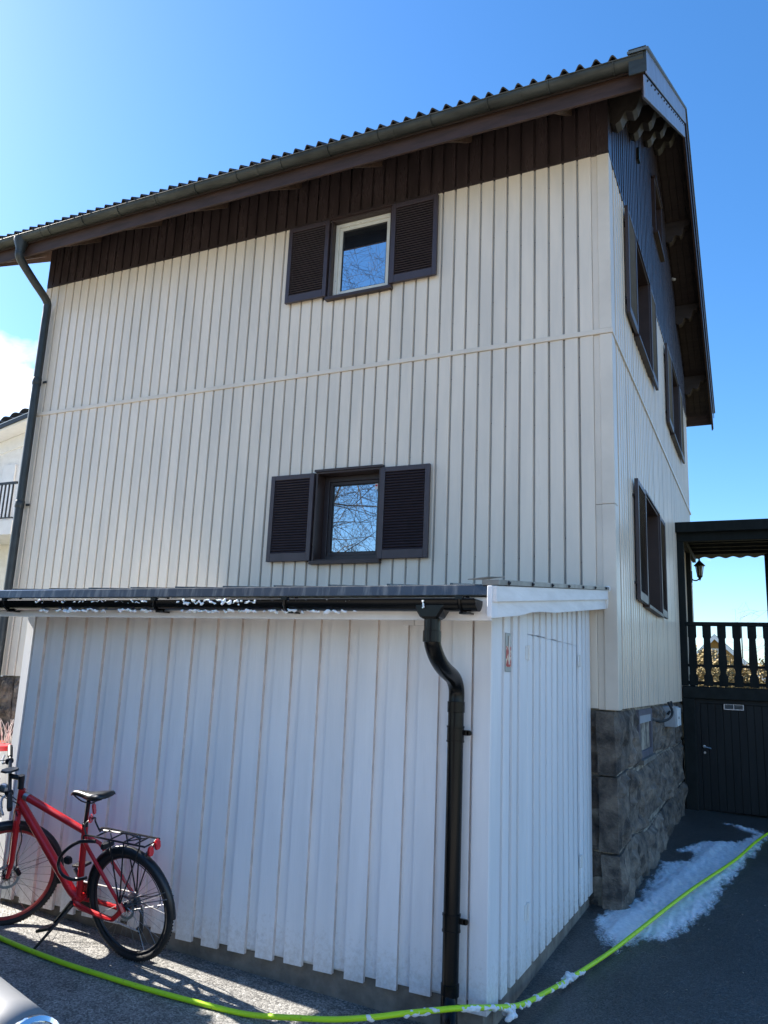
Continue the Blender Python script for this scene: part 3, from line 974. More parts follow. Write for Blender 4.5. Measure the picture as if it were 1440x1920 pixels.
# ------------------------------------------------------------------ white shed
YS, XS, XSL = 4.477, -1.460, -5.30
shed = thing('white_shed', 'low white shed of vertical boards built against the front of the house', 'shed', (-3.4, 5.9, 0))
core = MB()
core.box(XSL + .02, XS - .036, YS + .022, YS + .12, .13, 2.26)
core.box(XS - .14, XS - .036, YS + .13, 7.33, .13, 2.2)
core.box(XSL + .02, XSL + .12, YS + .13, 7.33, .13, 2.3)
walls = core.build('wall_frame', M['white_wood'], shed)
# under boards and over boards of the front
k = 0
re = -1.766
e = []
while re > XSL + .15:
    e.append(re); re -= .2085
def edge_board(l, r, z0):
    o = MB().box(l, r, YS - .026, YS - .0005, z0, 2.255).build('over_board', M['white_wood'], walls)
    o.data.materials.append(M['tan_edge'])
    for p in o.data.polygons:
        if p.normal.x > .9: p.material_index = 1


for i, r in enumerate(e):
    l = max(r - .127, XSL + .09)
    j = random.uniform(-.006, .006)
    edge_board(l, r, .116 + j)
    MB().box(r - .02, min(r + .10, -1.57), YS + .0005, YS + .0205, .142 + j, 2.254).build('under_board', M['white_wood'], walls, bevel=.002)
edge_board(-1.679, -1.557, .118)
MB().box(-1.60, -1.545, YS + .0005, YS + .0205, .14, 2.254).build('under_board', M['white_wood'], walls, bevel=.002)
# corner boards
MB().box(-1.545, XS + .022, YS - .024, YS - .002, .085, 2.255).build('corner_board', M['white_wood'], walls, bevel=.003)
MB().box(XS, XS + .0225, YS - .0015, YS + .178, .085, 2.24).build('corner_board', M['white_wood'], walls, bevel=.003)
MB().prism([(XSL - .03, YS - .012), (XSL + .075, YS - .034), (XSL + .075, YS - .004), (XSL - .03, YS - .001)], lambda a, b: (a, b, .105), lambda a, b: (a, b, 2.255)).build('corner_board', M['white_wood'], walls)
MB().box(XSL - .0225, XSL, YS - .0015, YS + .12, .105, 2.28).build('corner_board', M['white_wood'], walls, bevel=.003)
y = YS + .14
while y < 7.2:
    MB().box(XSL - .020, XSL, y, y + .12, .11, 2.3 + (y - YS) * .1).build('over_board', M['white_wood'], walls); y += .19
# side boards: fixed part, door, fixed part
DTOP = 2.165


def side_board(parent, y0, y1, z0, z1, over):
    j = random.uniform(-.006, .004)
    (MB().box(XS, XS + .021, y0, y1, z0 + j, z1) if over else MB().box(XS - .0335, XS - .0135, y0, y1, z0 + .03 + j, z1)).build('over_board' if over else 'under_board', M['white_wood'], parent, bevel=.003)


top_at = lambda y: 2.21 + (y - 4.0) * .099
for a, b in ((4.71, 4.835), (4.90, 5.0), (5.055, 5.234)):
    side_board(walls, a, b, .085, top_at(a), True)
for a, b in ((4.66, 4.77), (4.80, 4.94), (4.96, 5.10)):
    side_board(walls, a, b, .085, top_at(a), False)
for a, b in ((6.881, 6.985), (7.05, 7.15), (7.21, 7.365)):
    side_board(walls, a, b, .085, top_at(a), True)
for a, b in ((6.955, 7.10), (7.12, 7.24)):
    side_board(walls, a, b, .085, top_at(a), False)
door = MB().box(XS - .06, XS - .0345, 5.243, 6.872, .10, DTOP).build('door', M['white_wood'], shed)
y = 5.245
i = 0
while y < 6.80:
    w = .118
    side_board(door, y, min(y + w, 6.872), .085, DTOP - .002, True)
    side_board(walls, y, min(y + w, 6.872), DTOP + .005, top_at(y), True)
    side_board(walls, y + w - .03, y + .178 + .03, DTOP + .005 - .03, top_at(y), False)
    if y + .178 < 6.87: side_board(door, y + w - .03, y + .178 + .03, .085, DTOP - .002, False)
    y += .1765; i += 1
for yy, z in ((5.236, 2.04), (5.236, .43), (6.878, 2.04), (6.878, .43)):
    hg = MB().tube([(XS + .03, yy, z - .05), (XS + .03, yy, z + .05)], .011, n=8)
    hg.box(XS + .0215, XS + .027, yy + .005, yy + .05, z - .045, z + .045)
    hg.box(XS + .0215, XS + .027, yy - .05, yy - .005, z - .045, z + .045)
    hg.build('hinge', M['white_paint'], door, smooth=True)
# plinth
pl = MB()
pl.box(XSL + .03, XS - .005, YS + .022, YS + .16, -.2, .135)
pl.box(XS - .16, XS - .0055, YS + .161, 7.35, -.2, .12)
pl.box(XSL + .03, XSL + .16, YS + .161, 7.35, -.2, .135)
pl.build('plinth', M['concrete'], shed, bevel=.01)
# roof
XB = -1.29
ry0, ry1 = 4.03, 7.375
rz = lambda y: 2.345 + (y - ry0) * .1055
XRL = -5.56
rf = MB().prism([(ry0, rz(ry0)), (ry1, rz(ry1)), (ry1, rz(ry1) - .05), (ry0, rz(ry0) - .05)], lambda a, b: (XRL, a, b), lambda a, b: (XB - .025, a, b))
shroof = rf.build('roof', M['roof_metal'], shed)
x = XRL + .1
while x < XB - .1:
    MB().prism([(ry0 + .35, rz(ry0 + .35) - .002), (ry1, rz(ry1) - .002), (ry1, rz(ry1) + .03), (ry0 + .35, rz(ry0 + .35) + .03)], lambda a, b: (x, a, b), lambda a, b: (x + .02, a, b)).build('roof_seam', M['roof_metal'], shroof)
    x += .42
MB().prism([(ry0 - .003, rz(ry0) + .012), (ry0 - .016, rz(ry0) + .006), (ry0 - .024, rz(ry0) - .046), (ry0 - .006, rz(ry0) - .046)], lambda a, b: (XRL, a, b), lambda a, b: (XB - .03, a, b)).build('eave_flashing', M['roof_metal'], shroof)
MB().box(XRL + .02, XB - .027, ry0 + .03, ry0 + .055, 2.165, rz(ry0) - .052).build('fascia', M['white_wood'], shroof, bevel=.003)
MB().box(XSL - .02, XB - .03, ry0 + .057, YS + .02, 2.256, 2.272).build('soffit', M['soffit_w'], shroof)
MB().prism([(ry0 - .045, rz(ry0) - .165), (ry0 - .045, rz(ry0) + .0), (ry0 + .06, rz(ry0) + .012), (ry0 + .06, rz(ry0) - .155)], lambda a, b: (XB - .025, a, b), lambda a, b: (XB + .001, a, b)).build('barge_end', M['white_wood'], shroof, bevel=.002)


def barge(y0, y1, t0, t1, x0, x1, wav):
    n = 26
    bot = []
    for i in range(n + 1):
        y = y0 + (y1 - y0) * i / n
        c = 0
        if wav and .0 < (y - 4.62) < .75: c = .02 * math.sin(math.pi * min((y - 4.62) / .75, 1)) ** .5 * (1 - .6 * (y - 4.62) / .75)
        bot.append((y, rz(y) + t1 + c))
    poly = [(y1, rz(y1) + t0), (y0, rz(y0) + t0)] + bot
    mb = MB(); mb.prism(poly, lambda a, b: (x0, a, b), lambda a, b: (x1, a, b))
    mb.build('barge_board', M['barge'], shroof, bevel=.002)


barge(ry0 - .03, ry1, .004, -.082, XB - .022, XB + .022, False)
barge(ry0 - .04, ry1, -.075, -.168, XB - .022, XB - .0005, True)
fl = MB().prism([(ry0 - .03, rz(ry0) + .006), (ry1 + .005, rz(ry1) + .006), (ry1 + .005, rz(ry1) + .034), (ry0 - .03, rz(ry0) + .034)], lambda a, b: (XB - .06, a, b), lambda a, b: (XB + .034, a, b))
fl.build('verge_flashing', M['flash'], shroof)
# lifted corner of the flashing
lp = MB(); lp.prism([(ry0 - .02, rz(ry0) + .036), (ry0 + .25, rz(ry0) + .070), (ry0 + .25, rz(ry0) + .076), (ry0 - .02, rz(ry0) + .041)], lambda a, b: (XB - .145, a, b), lambda a, b: (XB - .02, a, b + .012))
lp.build('flashing_lip', M['flash'], shroof)
sw = MB()
for i in range(7):
    y = ry0 + .15 + i * .5
    sw.lathe([(.013, 0), (.013, .008), (.007, .008), (.007, .014)], (XB + .034, y, rz(y) + .02), (1, 0, 0), 6)
tag(sw.build('roof_screws', M['steel_screw'], shroof), kind='stuff')
MB().ball((XB + .02, ry1 + .0, rz(ry1) + .015), .026, .02, .03).build('sealant', M['white_paint'], shroof, smooth='all')
MB().ball((XB + .005, ry1 + .0, rz(ry1) - .08), .018, .014, .09).build('sealant', M['white_paint'], shroof, smooth='all')

# black gutter, hangers, downpipe
sgy, sgz, sgr = 3.985, 2.268, .062
g = gutter_piece(XRL, XB - .075, sgy, sgz, sgr, .004, 12, .007).build('gutter', M['black_pvc'], shed, smooth=True)
MB().prism([(sgy + math.cos(t) * sgr, sgz + math.sin(t) * sgr) for t in [math.pi + i * math.pi / 12 for i in range(13)]], lambda a, b: (XB - .075, a, b), lambda a, b: (XB - .07, a, b)).build('end_cap', M['black_pvc'], g)
for x in (-4.95, -3.55, -2.55, XB - .16):
    mb = MB().tube([(x, sgy + .075, sgz + .05), (x, sgy + .07, sgz + .01)] + [(x, sgy + math.cos(t) * (sgr + .005), sgz + math.sin(t) * (sgr + .005)) for t in [-i * math.pi / 8 for i in range(9)]], .010, n=6)
    mb.box(x - .02, x + .02, sgy - sgr - .01, sgy - sgr + .02, sgz - .004, sgz + .016)
    mb.box(x - .015, x + .045, sgy - .02, sgy + .05, sgz - sgr - .014, sgz - sgr - .004)
    mb.build('gutter_hanger', M['black_pvc'], g, smooth=True)
PX, PY = -1.625, 4.385
dp2 = MB().tube([Vector((PX, sgy, 2.20)), Vector((PX, sgy, 2.12))] + catmull([(PX, sgy, 2.10), (PX, sgy + .012, 2.03), (PX, sgy + .09, 1.955), (PX, sgy + .20, 1.90), (PX, PY - .06, 1.855), (PX, PY, 1.79), (PX, PY, 1.70)], 5) + [Vector((PX, PY, .30))] +
                catmull([(PX, PY, .22), (PX, PY - .01, .16), (PX + .02, PY - .06, .085), (PX + .05, PY - .13, .035), (PX + .075, PY - .19, .0)], 4), .046, n=18).build('downpipe', M['black_pvc'], shed, smooth=True)
MB().prism([(-.088, .0), (.088, .0), (.088, -.025), (.049, -.085), (-.049, -.085), (-.088, -.025)], lambda a, b: (PX + a, sgy - .058, sgz - .02 + b), lambda a, b: (PX + a, sgy + .055, sgz - .02 + b)).build('outlet', M['black_pvc'], dp2, bevel=.012)
for z, r in ((1.72, .0485), (.235, .0485), (1.965, .0), (2.10, .0485)):
    if r: MB().lathe([(r - .001, -.06), (r + .002, -.058), (r + .002, .0), (r - .001, .002)], (PX, PY if z < 1.9 else sgy, z), n=18).build('pipe_collar', M['black_pvc'], dp2, smooth=True)
for z in (1.54, .54):
    mb = MB().lathe([(.047, -.045), (.052, -.045), (.052, -.036), (.0495, -.034), (.0495, .034), (.052, .036), (.052, .045), (.047, .045)], (PX, PY, z), n=18)
    mb.box(PX + .045, PX + .075, PY + .01, PY + .022, z - .006, z + .024)
    mb.lathe([(.015, 0), (.015, .012)], (PX + .078, PY + .01, z + .009), (0, 1, 0), 12)
    mb.box(PX - .01, PX + .01, PY + .045, YS - .02, z - .012, z + .012)
    mb.build('pipe_clip', M['black_pvc'], dp2, smooth=True)
# thermometer with red panel, junction box
th = thing('wall_thermometer', 'narrow grey thermometer plate with red picture on the shed side wall', 'thermometer', (XS + .022, 4.772, 1.90))
MB().box(XS + .022, XS + .029, 4.715, 4.832, 1.905, 2.142).build('plate', mat('grey_plate', (.33, .35, .35), .4, .3), th, bevel=.003)
MB().box(XS + .0295, XS + .0305, 4.719, 4.828, 1.935, 2.06).build('red_panel', mat('red_print', (.42, .03, .03), .4, base2=(.78, .62, .48), vscale=26, lo=.42, hi=.5), th)
MB().tube([(XS + .034, 4.772, 1.95), (XS + .034, 4.772, 2.125)], .005, n=6).build('glass_tube', M['plastic_white'], th)
mk = MB()
for i in range(10):
    mk.box(XS + .0295, XS + .0302, 4.785, 4.785 + (.022 if i % 3 == 0 else .012), 2.066 + i * .006, 2.068 + i * .006)
mk.build('scale_marks', M['rubber'], th)
jb = MB().box(-2.0, -1.925, YS - .055, YS - .023, 2.16, 2.25).box(-1.922, -1.85, YS - .055, YS - .023, 2.16, 2.25).build('junction_box', M['white_wood'], bevel=.004)
tag(jb, 'small white cable box on shed wall just under the gutter', 'cable box')

# electricity box and cables on the foundation
eb = thing('meter_box', 'grey electricity box hung on the granite foundation below the siding', 'electric box', (-1.15, 11.1, 1.34))
MB().box(-1.30, -1.06, 10.95, 11.35, 1.345, 1.60).build('case', M['grey_box'], eb, bevel=.008)
MB().box(-1.059, -1.035, 10.97, 11.33, 1.36, 1.585).build('lid', M['plastic_white'], eb, bevel=.006)
MB().box(-1.034, -1.028, 11.0, 11.03, 1.45, 1.48).build('lock', M['rubber'], eb)
for i, pts in enumerate(([(-1.13, 10.75, 1.66), (-1.08, 10.72, 1.55), (-1.10, 10.62, 1.47), (-1.16, 10.3, 1.44), (-1.22, 9.95, 1.46), (-1.3, 9.7, 1.5)], [(-1.13, 11.1, 1.66), (-1.12, 11.05, 1.61), (-1.13, 11.0, 1.56), (-1.14, 10.94, 1.53), (-1.16, 10.93, 1.50)])):
    c = MB().tube(catmull(pts, 5), .016, n=6).build('power_cable', M['rubber'], smooth=True)
    tag(c, ['thick black cable looping under the siding towards the basement window', 'short black cable running into the grey electricity box'][i], 'cable')

# ------------------------------------------------------------------ soap foam
def blobs(name, pts, parent=None, seed=3):
    rnd = random.Random(seed)
    mb = MB()
    for (x, y, z, r) in pts:
        for _ in range(5):
            q = r * rnd.uniform(.45, 1)
            mb.ball((x + rnd.uniform(-1, 1) * r * .8, y + rnd.uniform(-.4, .4) * r, z + rnd.uniform(-.5, .5) * r), q * 1.2, q * .8, q * .8, 7, 5)
    o = mb.build(name, M['foam'], parent, smooth='all')
    rm = o.modifiers.new('merge', 'REMESH'); rm.mode = 'VOXEL'; rm.voxel_size = .0055; rm.use_smooth_shade = True
    sm = o.modifiers.new('soften', 'SMOOTH'); sm.factor = .5; sm.iterations = 4
    return o


rnd = random.Random(11)
pts = []
for (a, b, d) in ((-4.62, -4.55, .9), (-4.45, -3.95, .6), (-3.88, -3.60, .7), (-3.35, -2.75, .9), (-2.72, -2.35, .45), (-2.35, -2.08, .5)):
    x = a
    while x < b:
        pts.append((x, sgy - sgr - .004, sgz - rnd.uniform(.0, .03) * d, rnd.uniform(.004, .012) * d))
        if rnd.random() < .75: pts.append((x, sgy - .035 + rnd.uniform(-.01, .02), sgz - sgr - rnd.uniform(-.004, .012), rnd.uniform(.005, .013)))
        x += rnd.uniform(.006, .014)
tag(blobs('gutter_foam', pts), 'white soap foam dripping along the black shed gutter', 'foam', kind='stuff')
pts = [(-1.655, sgy - sgr - .006, sgz + rnd.uniform(-.05, .01), rnd.uniform(.005, .009)) for i in range(8)]
tag(blobs('outlet_foam', pts), 'small white foam drip at the gutter outlet above the downpipe', 'foam', kind='stuff')

FO = np.array([(-1.37, 7.10), (-1.27, 6.68), (-1.10, 6.33), (-0.93, 6.74), (-0.77, 6.88), (-0.54, 7.85), (-0.48, 8.7), (-0.33, 9.85), (-0.06, 12.0), (-0.17, 12.28), (-0.62, 12.62), (-0.60, 12.45), (-0.25, 11.95), (-0.43, 11.2), (-0.81, 11.0), (-1.06, 10.1), (-0.88, 10.2), (-0.86, 9.75), (-1.10, 9.5), (-1.15, 7.85)])


def foam_patch():
    hx, hy = .011, .022
    xs = np.arange(-1.5, .08, hx); ys = np.arange(6.1, 12.8, hy)
    X, Y = np.meshgrid(xs, ys)
    dmin = np.full(X.shape, 9.); ins = np.zeros(X.shape, bool)
    n = len(FO)
    for i in range(n):
        ax, ay = FO[i]; bx, by = FO[(i + 1) % n]
        t = np.clip(((X - ax) * (bx - ax) + (Y - ay) * (by - ay)) / ((bx - ax) ** 2 + (by - ay) ** 2), 0, 1)
        dmin = np.minimum(dmin, np.hypot(X - ax - t * (bx - ax), (Y - ay - t * (by - ay)) * .45))
        c = ((ay > Y) != (by > Y)) & (X < (bx - ax) * (Y - ay) / (by - ay + 1e-9) + ax)
        ins ^= c
    sd = np.where(ins, dmin, -dmin)
    H = np.zeros(X.shape); E = np.full(X.shape, -.2)
    for j in range(X.shape[0]):
        for i in range(X.shape[1]):
            if sd[j, i] < -.12: H[j, i] = -1; continue
            x, y = X[j, i], Y[j, i]
            n1 = fbm(x * 9 + y * 3, y * 2.2 - x * 4, 2.0, 5)
            n2 = fbm(x * 26, y * 11, 7.0, 3)
            n3 = fbm(x * 34 + y * 6, y * 4 - x * 9, 11.0, 3)
            e = sd[j, i] + .10 * n1 + .05 * n2 + .05 * n3
            E[j, i] = e
            ridge = math.exp(-((x - (-1.12 + (y - 7.2) * .135)) / .07) ** 2) * .02
            H[j, i] = min(e, .13) * .09 + (ridge * .7 + .012 * n1 + .007 * n2 if e > .02 else .003 * n2) - .001
    mb = MB(); cover = []
    idx = {}
    for j in range(X.shape[0] - 1):
        for i in range(X.shape[1] - 1):
            q = [(j, i), (j, i + 1), (j + 1, i + 1), (j + 1, i)]
            if max(E[a] for a in q) < -.045: continue
            f = []
            for a in q:
                if a not in idx:
                    idx[a] = len(mb.v); cover.append(E[a]); mb.v.append((X[a], Y[a], GZ(X[a], Y[a]) + max(H[a], -.006) + .002))
                f.append(idx[a])
            mb.f.append(tuple(f))
    return mb, cover


fpm, fcov = foam_patch()
fpo = fpm.build('ground_foam', None, smooth='all')
fa = fpo.data.attributes.new('cover', 'FLOAT', 'POINT')
fa.data.foreach_set('value', fcov)
fm_ = M['foam'].copy(); fm_.name = 'thinning_foam'
n_, l_ = fm_.node_tree.nodes, fm_.node_tree.links
at_ = n_.new('ShaderNodeAttribute'); at_.attribute_name = 'cover'
ns_ = n_.new('ShaderNodeTexNoise'); ns_.inputs['Scale'].default_value = 60; ns_.inputs['Detail'].default_value = 4
gp_ = n_.new('ShaderNodeNewGeometry'); l_.new(gp_.outputs['Position'], ns_.inputs['Vector'])
ma_ = n_.new('ShaderNodeMath'); ma_.operation = 'MULTIPLY_ADD'; ma_.inputs[1].default_value = .16; l_.new(ns_.outputs['Fac'], ma_.inputs[0]); l_.new(at_.outputs['Fac'], ma_.inputs[2])
mr_ = n_.new('ShaderNodeMapRange'); mr_.inputs['From Min'].default_value = .055; mr_.inputs['From Max'].default_value = .145
l_.new(ma_.outputs['Value'], mr_.inputs['Value']); l_.new(mr_.outputs['Result'], n_['Principled BSDF'].inputs['Alpha'])
fpo.data.materials.append(fm_)
tag(fpo, 'long white patch of soap foam on the asphalt beside the granite wall', 'foam', kind='stuff')

rnd = random.Random(31)
db = MB()
for i in range(80):
    x, y = rnd.uniform(-1.35, .5), rnd.uniform(4.9, 9.5)
    a = rnd.uniform(0, 6.28); ln = rnd.uniform(.015, .085); z = GZ(x, y) + .004
    b_ = rnd.uniform(-.5, .5)
    db.tube([(x, y, z), (x + ln * .5 * math.cos(a), y + ln * .5 * math.sin(a), z + .003), (x + ln * math.cos(a + b_), y + ln * math.sin(a + b_), z)], .0016, n=3)
for i in range(30):
    x, y = rnd.uniform(-1.4, .5), rnd.uniform(4.7, 9.5)
    db.ball((x, y, GZ(x, y) + .003), rnd.uniform(.003, .008), rz=.004, n=5, m=4)
tag(db.build('dry_litter', M['litter']), 'thin dry stalks and bits scattered over the dark asphalt', 'litter', kind='stuff')

# ------------------------------------------------------------------ hose
HP = [(-8.6, 4.75, .18), (-6.6, 4.5, .10), (-5.25, 4.10, .05), (-4.62, 3.97, .045), (-4.05, 3.92, .03), (-3.62, 3.92, .015), (-3.3, 3.93, .005), (-2.95, 3.96, .0), (-2.66, 4.0, .0), (-2.33, 4.0, .05), (-2.12, 4.02, .08), (-1.918, 4.05, .122), (-1.769, 4.12, .147), (-1.514, 4.22, .190), (-1.415, 4.4, .155), (-1.345, 4.75, .068), (-1.30, 5.18, .01), (-1.226, 5.6, -.012), (-1.09, 6.25, -.01), (-.985, 6.75, .01), (-.72, 8.25, .03), (-.40, 10.0, .02), (-.09, 11.9, .03), (.6, 14.8, .03)]
HP = [(x, y, max(z, GZ(x, y) + .017)) for x, y, z in HP]
hp = catmull(HP, 8)
hose = tag(MB().tube(hp, .0145, n=10).build('garden_hose', M['hose'], smooth='all'), 'lime yellow pressure washer hose lying across the asphalt past the shed corner', 'hose')
rnd = random.Random(5)
pts = []
for i in range(len(hp) - 1):
    for s in range(6):
        p = hp[i].lerp(hp[i + 1], s / 6)
        if -1.95 < p.x < -1.15 and p.y < 5.75:
            d = fbm(p.x * 7, p.y * 7, 3.3, 3)
            if d > -.08:
                pts.append((p.x + rnd.uniform(-.005, .005), p.y - .003, p.z + rnd.uniform(-.012, .004), .012 + .016 * max(d, 0)))
for c in ((-1.36, 4.62, .07), (-1.235, 5.55, .0)):
    for _ in range(10):
        pts.append((c[0] + rnd.uniform(-.03, .03), c[1] + rnd.uniform(-.05, .05), c[2] + rnd.uniform(-.02, .02), .018))
tag(blobs('hose_foam', pts, seed=8), 'white foam clinging to the lime hose near the shed corner', 'foam', kind='stuff')

# ------------------------------------------------------------------ veranda
YV = 13.34
ver = thing('veranda', 'dark green timber balcony with roof and carved railing above a basement door', 'veranda', (.6, 15, 0))
V = M['ver_paint']
MB().box(-1.20, 2.6, YV, YV + .10, 4.165, 4.375).build('roof_beam', V, ver, bevel=.006)
MB().box(-1.20, 2.75, YV - .125, YV - .102, 4.30, 4.465).build('roof_fascia', V, ver, bevel=.004)
cr = MB()
n = 240
x0, x1 = -1.19, 2.75
tops = [(x0 + (x1 - x0) * i / n, .017 * math.sin((x0 + (x1 - x0) * i / n) * 2 * math.pi / .26)) for i in range(n + 1)]
for y, z in ((YV - .10, 4.42), (16.62, 4.40)):
    for th in (0, -.012):
        cr.v += [(a, y, z + b + th) for a, b in tops]
w = n + 1
cr.f = [(i, i + 1, 2 * w + i + 1, 2 * w + i) for i in range(n)] + [(w + i, 3 * w + i, 3 * w + i + 1, w + i + 1) for i in range(n)] + [(i, w + i, w + i + 1, i + 1) for i in range(n)] + [(2 * w + i, 2 * w + i + 1, 3 * w + i + 1, 3 * w + i) for i in range(n)]
cr.build('corrugated_roof', M['ver_wall'], ver, smooth=True)
for i in range(6):
    y = YV + .35 + i * .42
    MB().box(-1.19, 2.6, y, y + .06, 4.33, 4.382).build('roof_batten', V, ver)
for x in (-1.16, .28, 1.5):
    MB().box(x, x + .06, YV + .101, 16.1, 4.22, 4.325).build('rafter', V, ver)
MB().box(-1.235 + .035, -1.09, YV + .001, YV + .11, 1.88, 4.164).build('post', V, ver, bevel=.008)
MB().box(-1.198, -1.115, 14.95, 15.05, 1.88, 4.33).build('post', V, ver, bevel=.008)
MB().box(.095, .20, 16.20, 16.31, 1.88, 4.375).build('post', V, ver, bevel=.008)
MB().box(2.45, 2.56, YV + .001, YV + .11, 1.88, 4.164).build('post', V, ver, bevel=.008)
MB().box(2.45, 2.56, 16.20, 16.31, 1.88, 4.375).build('post', V, ver, bevel=.008)


def railing(y, name, xa, xb):
    r = MB().box(xa, xb, y - .02, y + .075, 2.81, 2.872).build('railing', V, ver, bevel=.006)
    MB().box(xa, xb, y + .012, y + .05, 2.175, 2.215).build('mid_rail', V, r)
    MB().box(xa, xb, y + .012, y + .05, 1.905, 1.955).build('bottom_rail', V, r)
    half = [(.0, .0), (.0625, .0), (.0625, .06), (.066, .12), (.062, .165), (.047, .175), (.040, .215), (.047, .255), (.058, .275), (.064, .315), (.062, .38), (.0475, .72), (.0515, .735), (.063, .75), (.063, .925), (0, .925)]
    prof_b = half[1:-1]
    poly = prof_b + [(-a, b) for a, b in reversed(prof_b)]
    mb = MB(); mb.prism(poly, lambda a, b: (a, -.012, b), lambda a, b: (a, .011, b))
    me = mb.mesh('baluster', V)
    x = -1.012
    while x < xb - .05:
        place('baluster', me, r, (x, y, 1.885)); x += .2145
    return r


railing(YV + .01, 'front', -1.10, 2.45)
# floor, lower wall, door
MB().box(-1.18, 2.75, YV + .02, 16.6, 1.70, 1.878).build('balcony_floor', M['ver_wall'], ver)
MB().box(-1.175, 2.75, YV - .06, YV + .018, 1.69, 1.868).build('lintel', M['ver_wall'], ver, bevel=.01)
MB().box(-1.185, -1.005, YV - .058, YV + .3, -.1, 1.689).build('lower_post', M['ver_wall'], ver, bevel=.01)
MB().box(.42, 2.75, YV - .055, YV + .3, -.1, 1.689).build('lower_wall', M['ver_wall'], ver)
MB().box(-1.18, 2.75, 16.3, 16.6, -.1, 1.7).build('lower_wall', M['ver_wall'], ver)
fr_ = MB().box(-1.004, -.94, YV + .02, YV + .12, .0, 1.689).box(.35, .419, YV + .02, YV + .12, .0, 1.689).box(-.94, .35, YV + .02, YV + .12, 1.625, 1.689)
vd = fr_.build('door', M['door_paint'], ver)
x = -.938
while x < .34:
    MB().box(x, min(x + .106, .349), YV + .045, YV + .08, .05, 1.622).build('door_board', M['door_paint'], vd, bevel=.004); x += .108
MB().box(-.938, .349, YV + .085, YV + .10, .04, 1.62).build('door_back', M['door_paint'], vd)
hd = MB().lathe([(.022, 0), (.022, .012), (.009, .014), (.009, .05)], (-.90, YV + .044, .975), (0, -1, 0), 10)
hd.tube([(-.90, YV - .003, .975), (-.80, YV - .003, .955)], .009, n=8)
hd.lathe([(.018, 0), (.018, .01)], (-.895, YV + .044, .885), (0, -1, 0), 10)
hd.build('handle', M['alu'], vd, smooth=True)
gv = MB().box(-.60, -.32, YV + .02, YV + .044, 1.542, 1.555).box(-.60, -.32, YV + .02, YV + .044, 1.618, 1.632).box(-.60, -.586, YV + .02, YV + .044, 1.555, 1.618).box(-.334, -.32, YV + .02, YV + .044, 1.555, 1.618).box(-.466, -.454, YV + .02, YV + .044, 1.555, 1.618)
gvo = gv.build('vent_grille', M['galv'], vd)
lv = MB()
for i in range(4):
    z = 1.561 + i * .0155
    lv.prism([(YV + .024, z), (YV + .027, z + .003), (YV + .043, z + .014), (YV + .040, z + .011)], lambda a, b: (-.586, a, b), lambda a, b: (-.334, a, b))
lv.build('vent_slats', M['galv'], gvo)

# porch lantern on the house wall
lt = thing('wall_lantern', 'dark iron coach lantern on the house wall under the veranda roof', 'lantern', (XC + .02, 15.9, 3.55))
lx, ly, LZ = XC + .175, 15.9, .19
arm = MB().tube(catmull([(XC + .02, ly, (3.70 + LZ)), (XC + .06, ly, (3.665 + LZ)), (XC + .12, ly, (3.66 + LZ)), (lx, ly, (3.70 + LZ))], 5), .013, n=8)
arm.tube([(XC + .022, ly, (3.62 + LZ)), (XC + .022, ly, (3.84 + LZ))], .022, n=8)
arm.lathe([(.004, -.06), (.018, -.03), (.03, 0), (.05, .02), (.055, .035)], (lx, ly, (3.71 + LZ)), n=10)
arm.build('bracket', M['lantern'], lt, smooth=True)
MB().lathe([(.042, 0), (.070, .19)], (lx, ly, (3.745 + LZ)), n=6).build('glass', M['glass_dim'], lt)
br = MB()
for i in range(6):
    t = 2 * math.pi * i / 6
    br.tube([(lx + .043 * math.cos(t), ly + .043 * math.sin(t), (3.745 + LZ)), (lx + .072 * math.cos(t), ly + .072 * math.sin(t), (3.935 + LZ))], .007, n=5)
br.build('cage', M['lantern'], lt)
MB().lathe([(.105, 0), (.10, .012), (.07, .045), (.04, .075), (.02, .10), (.012, .12), (.02, .135), (.004, .155)], (lx, ly, (3.936 + LZ)), n=12).build('cap', M['lantern'], lt, smooth=True)

# ------------------------------------------------------------------ bicycle
bO = Vector((-3.67, 4.225, GZ(-3.67, 4.225)))
ba = rad(10.5)
bS = Vector((-1, 0, .035)).normalized(); bH = Vector((0, -math.sin(ba), math.cos(ba))); bL = bH.cross(bS)


def B(s, h, l=0.0): return bO + bS * s + bH * h + bL * l


bike = thing('bicycle', 'red hybrid bicycle with black mudguards and rear rack parked by the white shed', 'bicycle', bO)
WR = .345
SR, SF = .04, 1.125


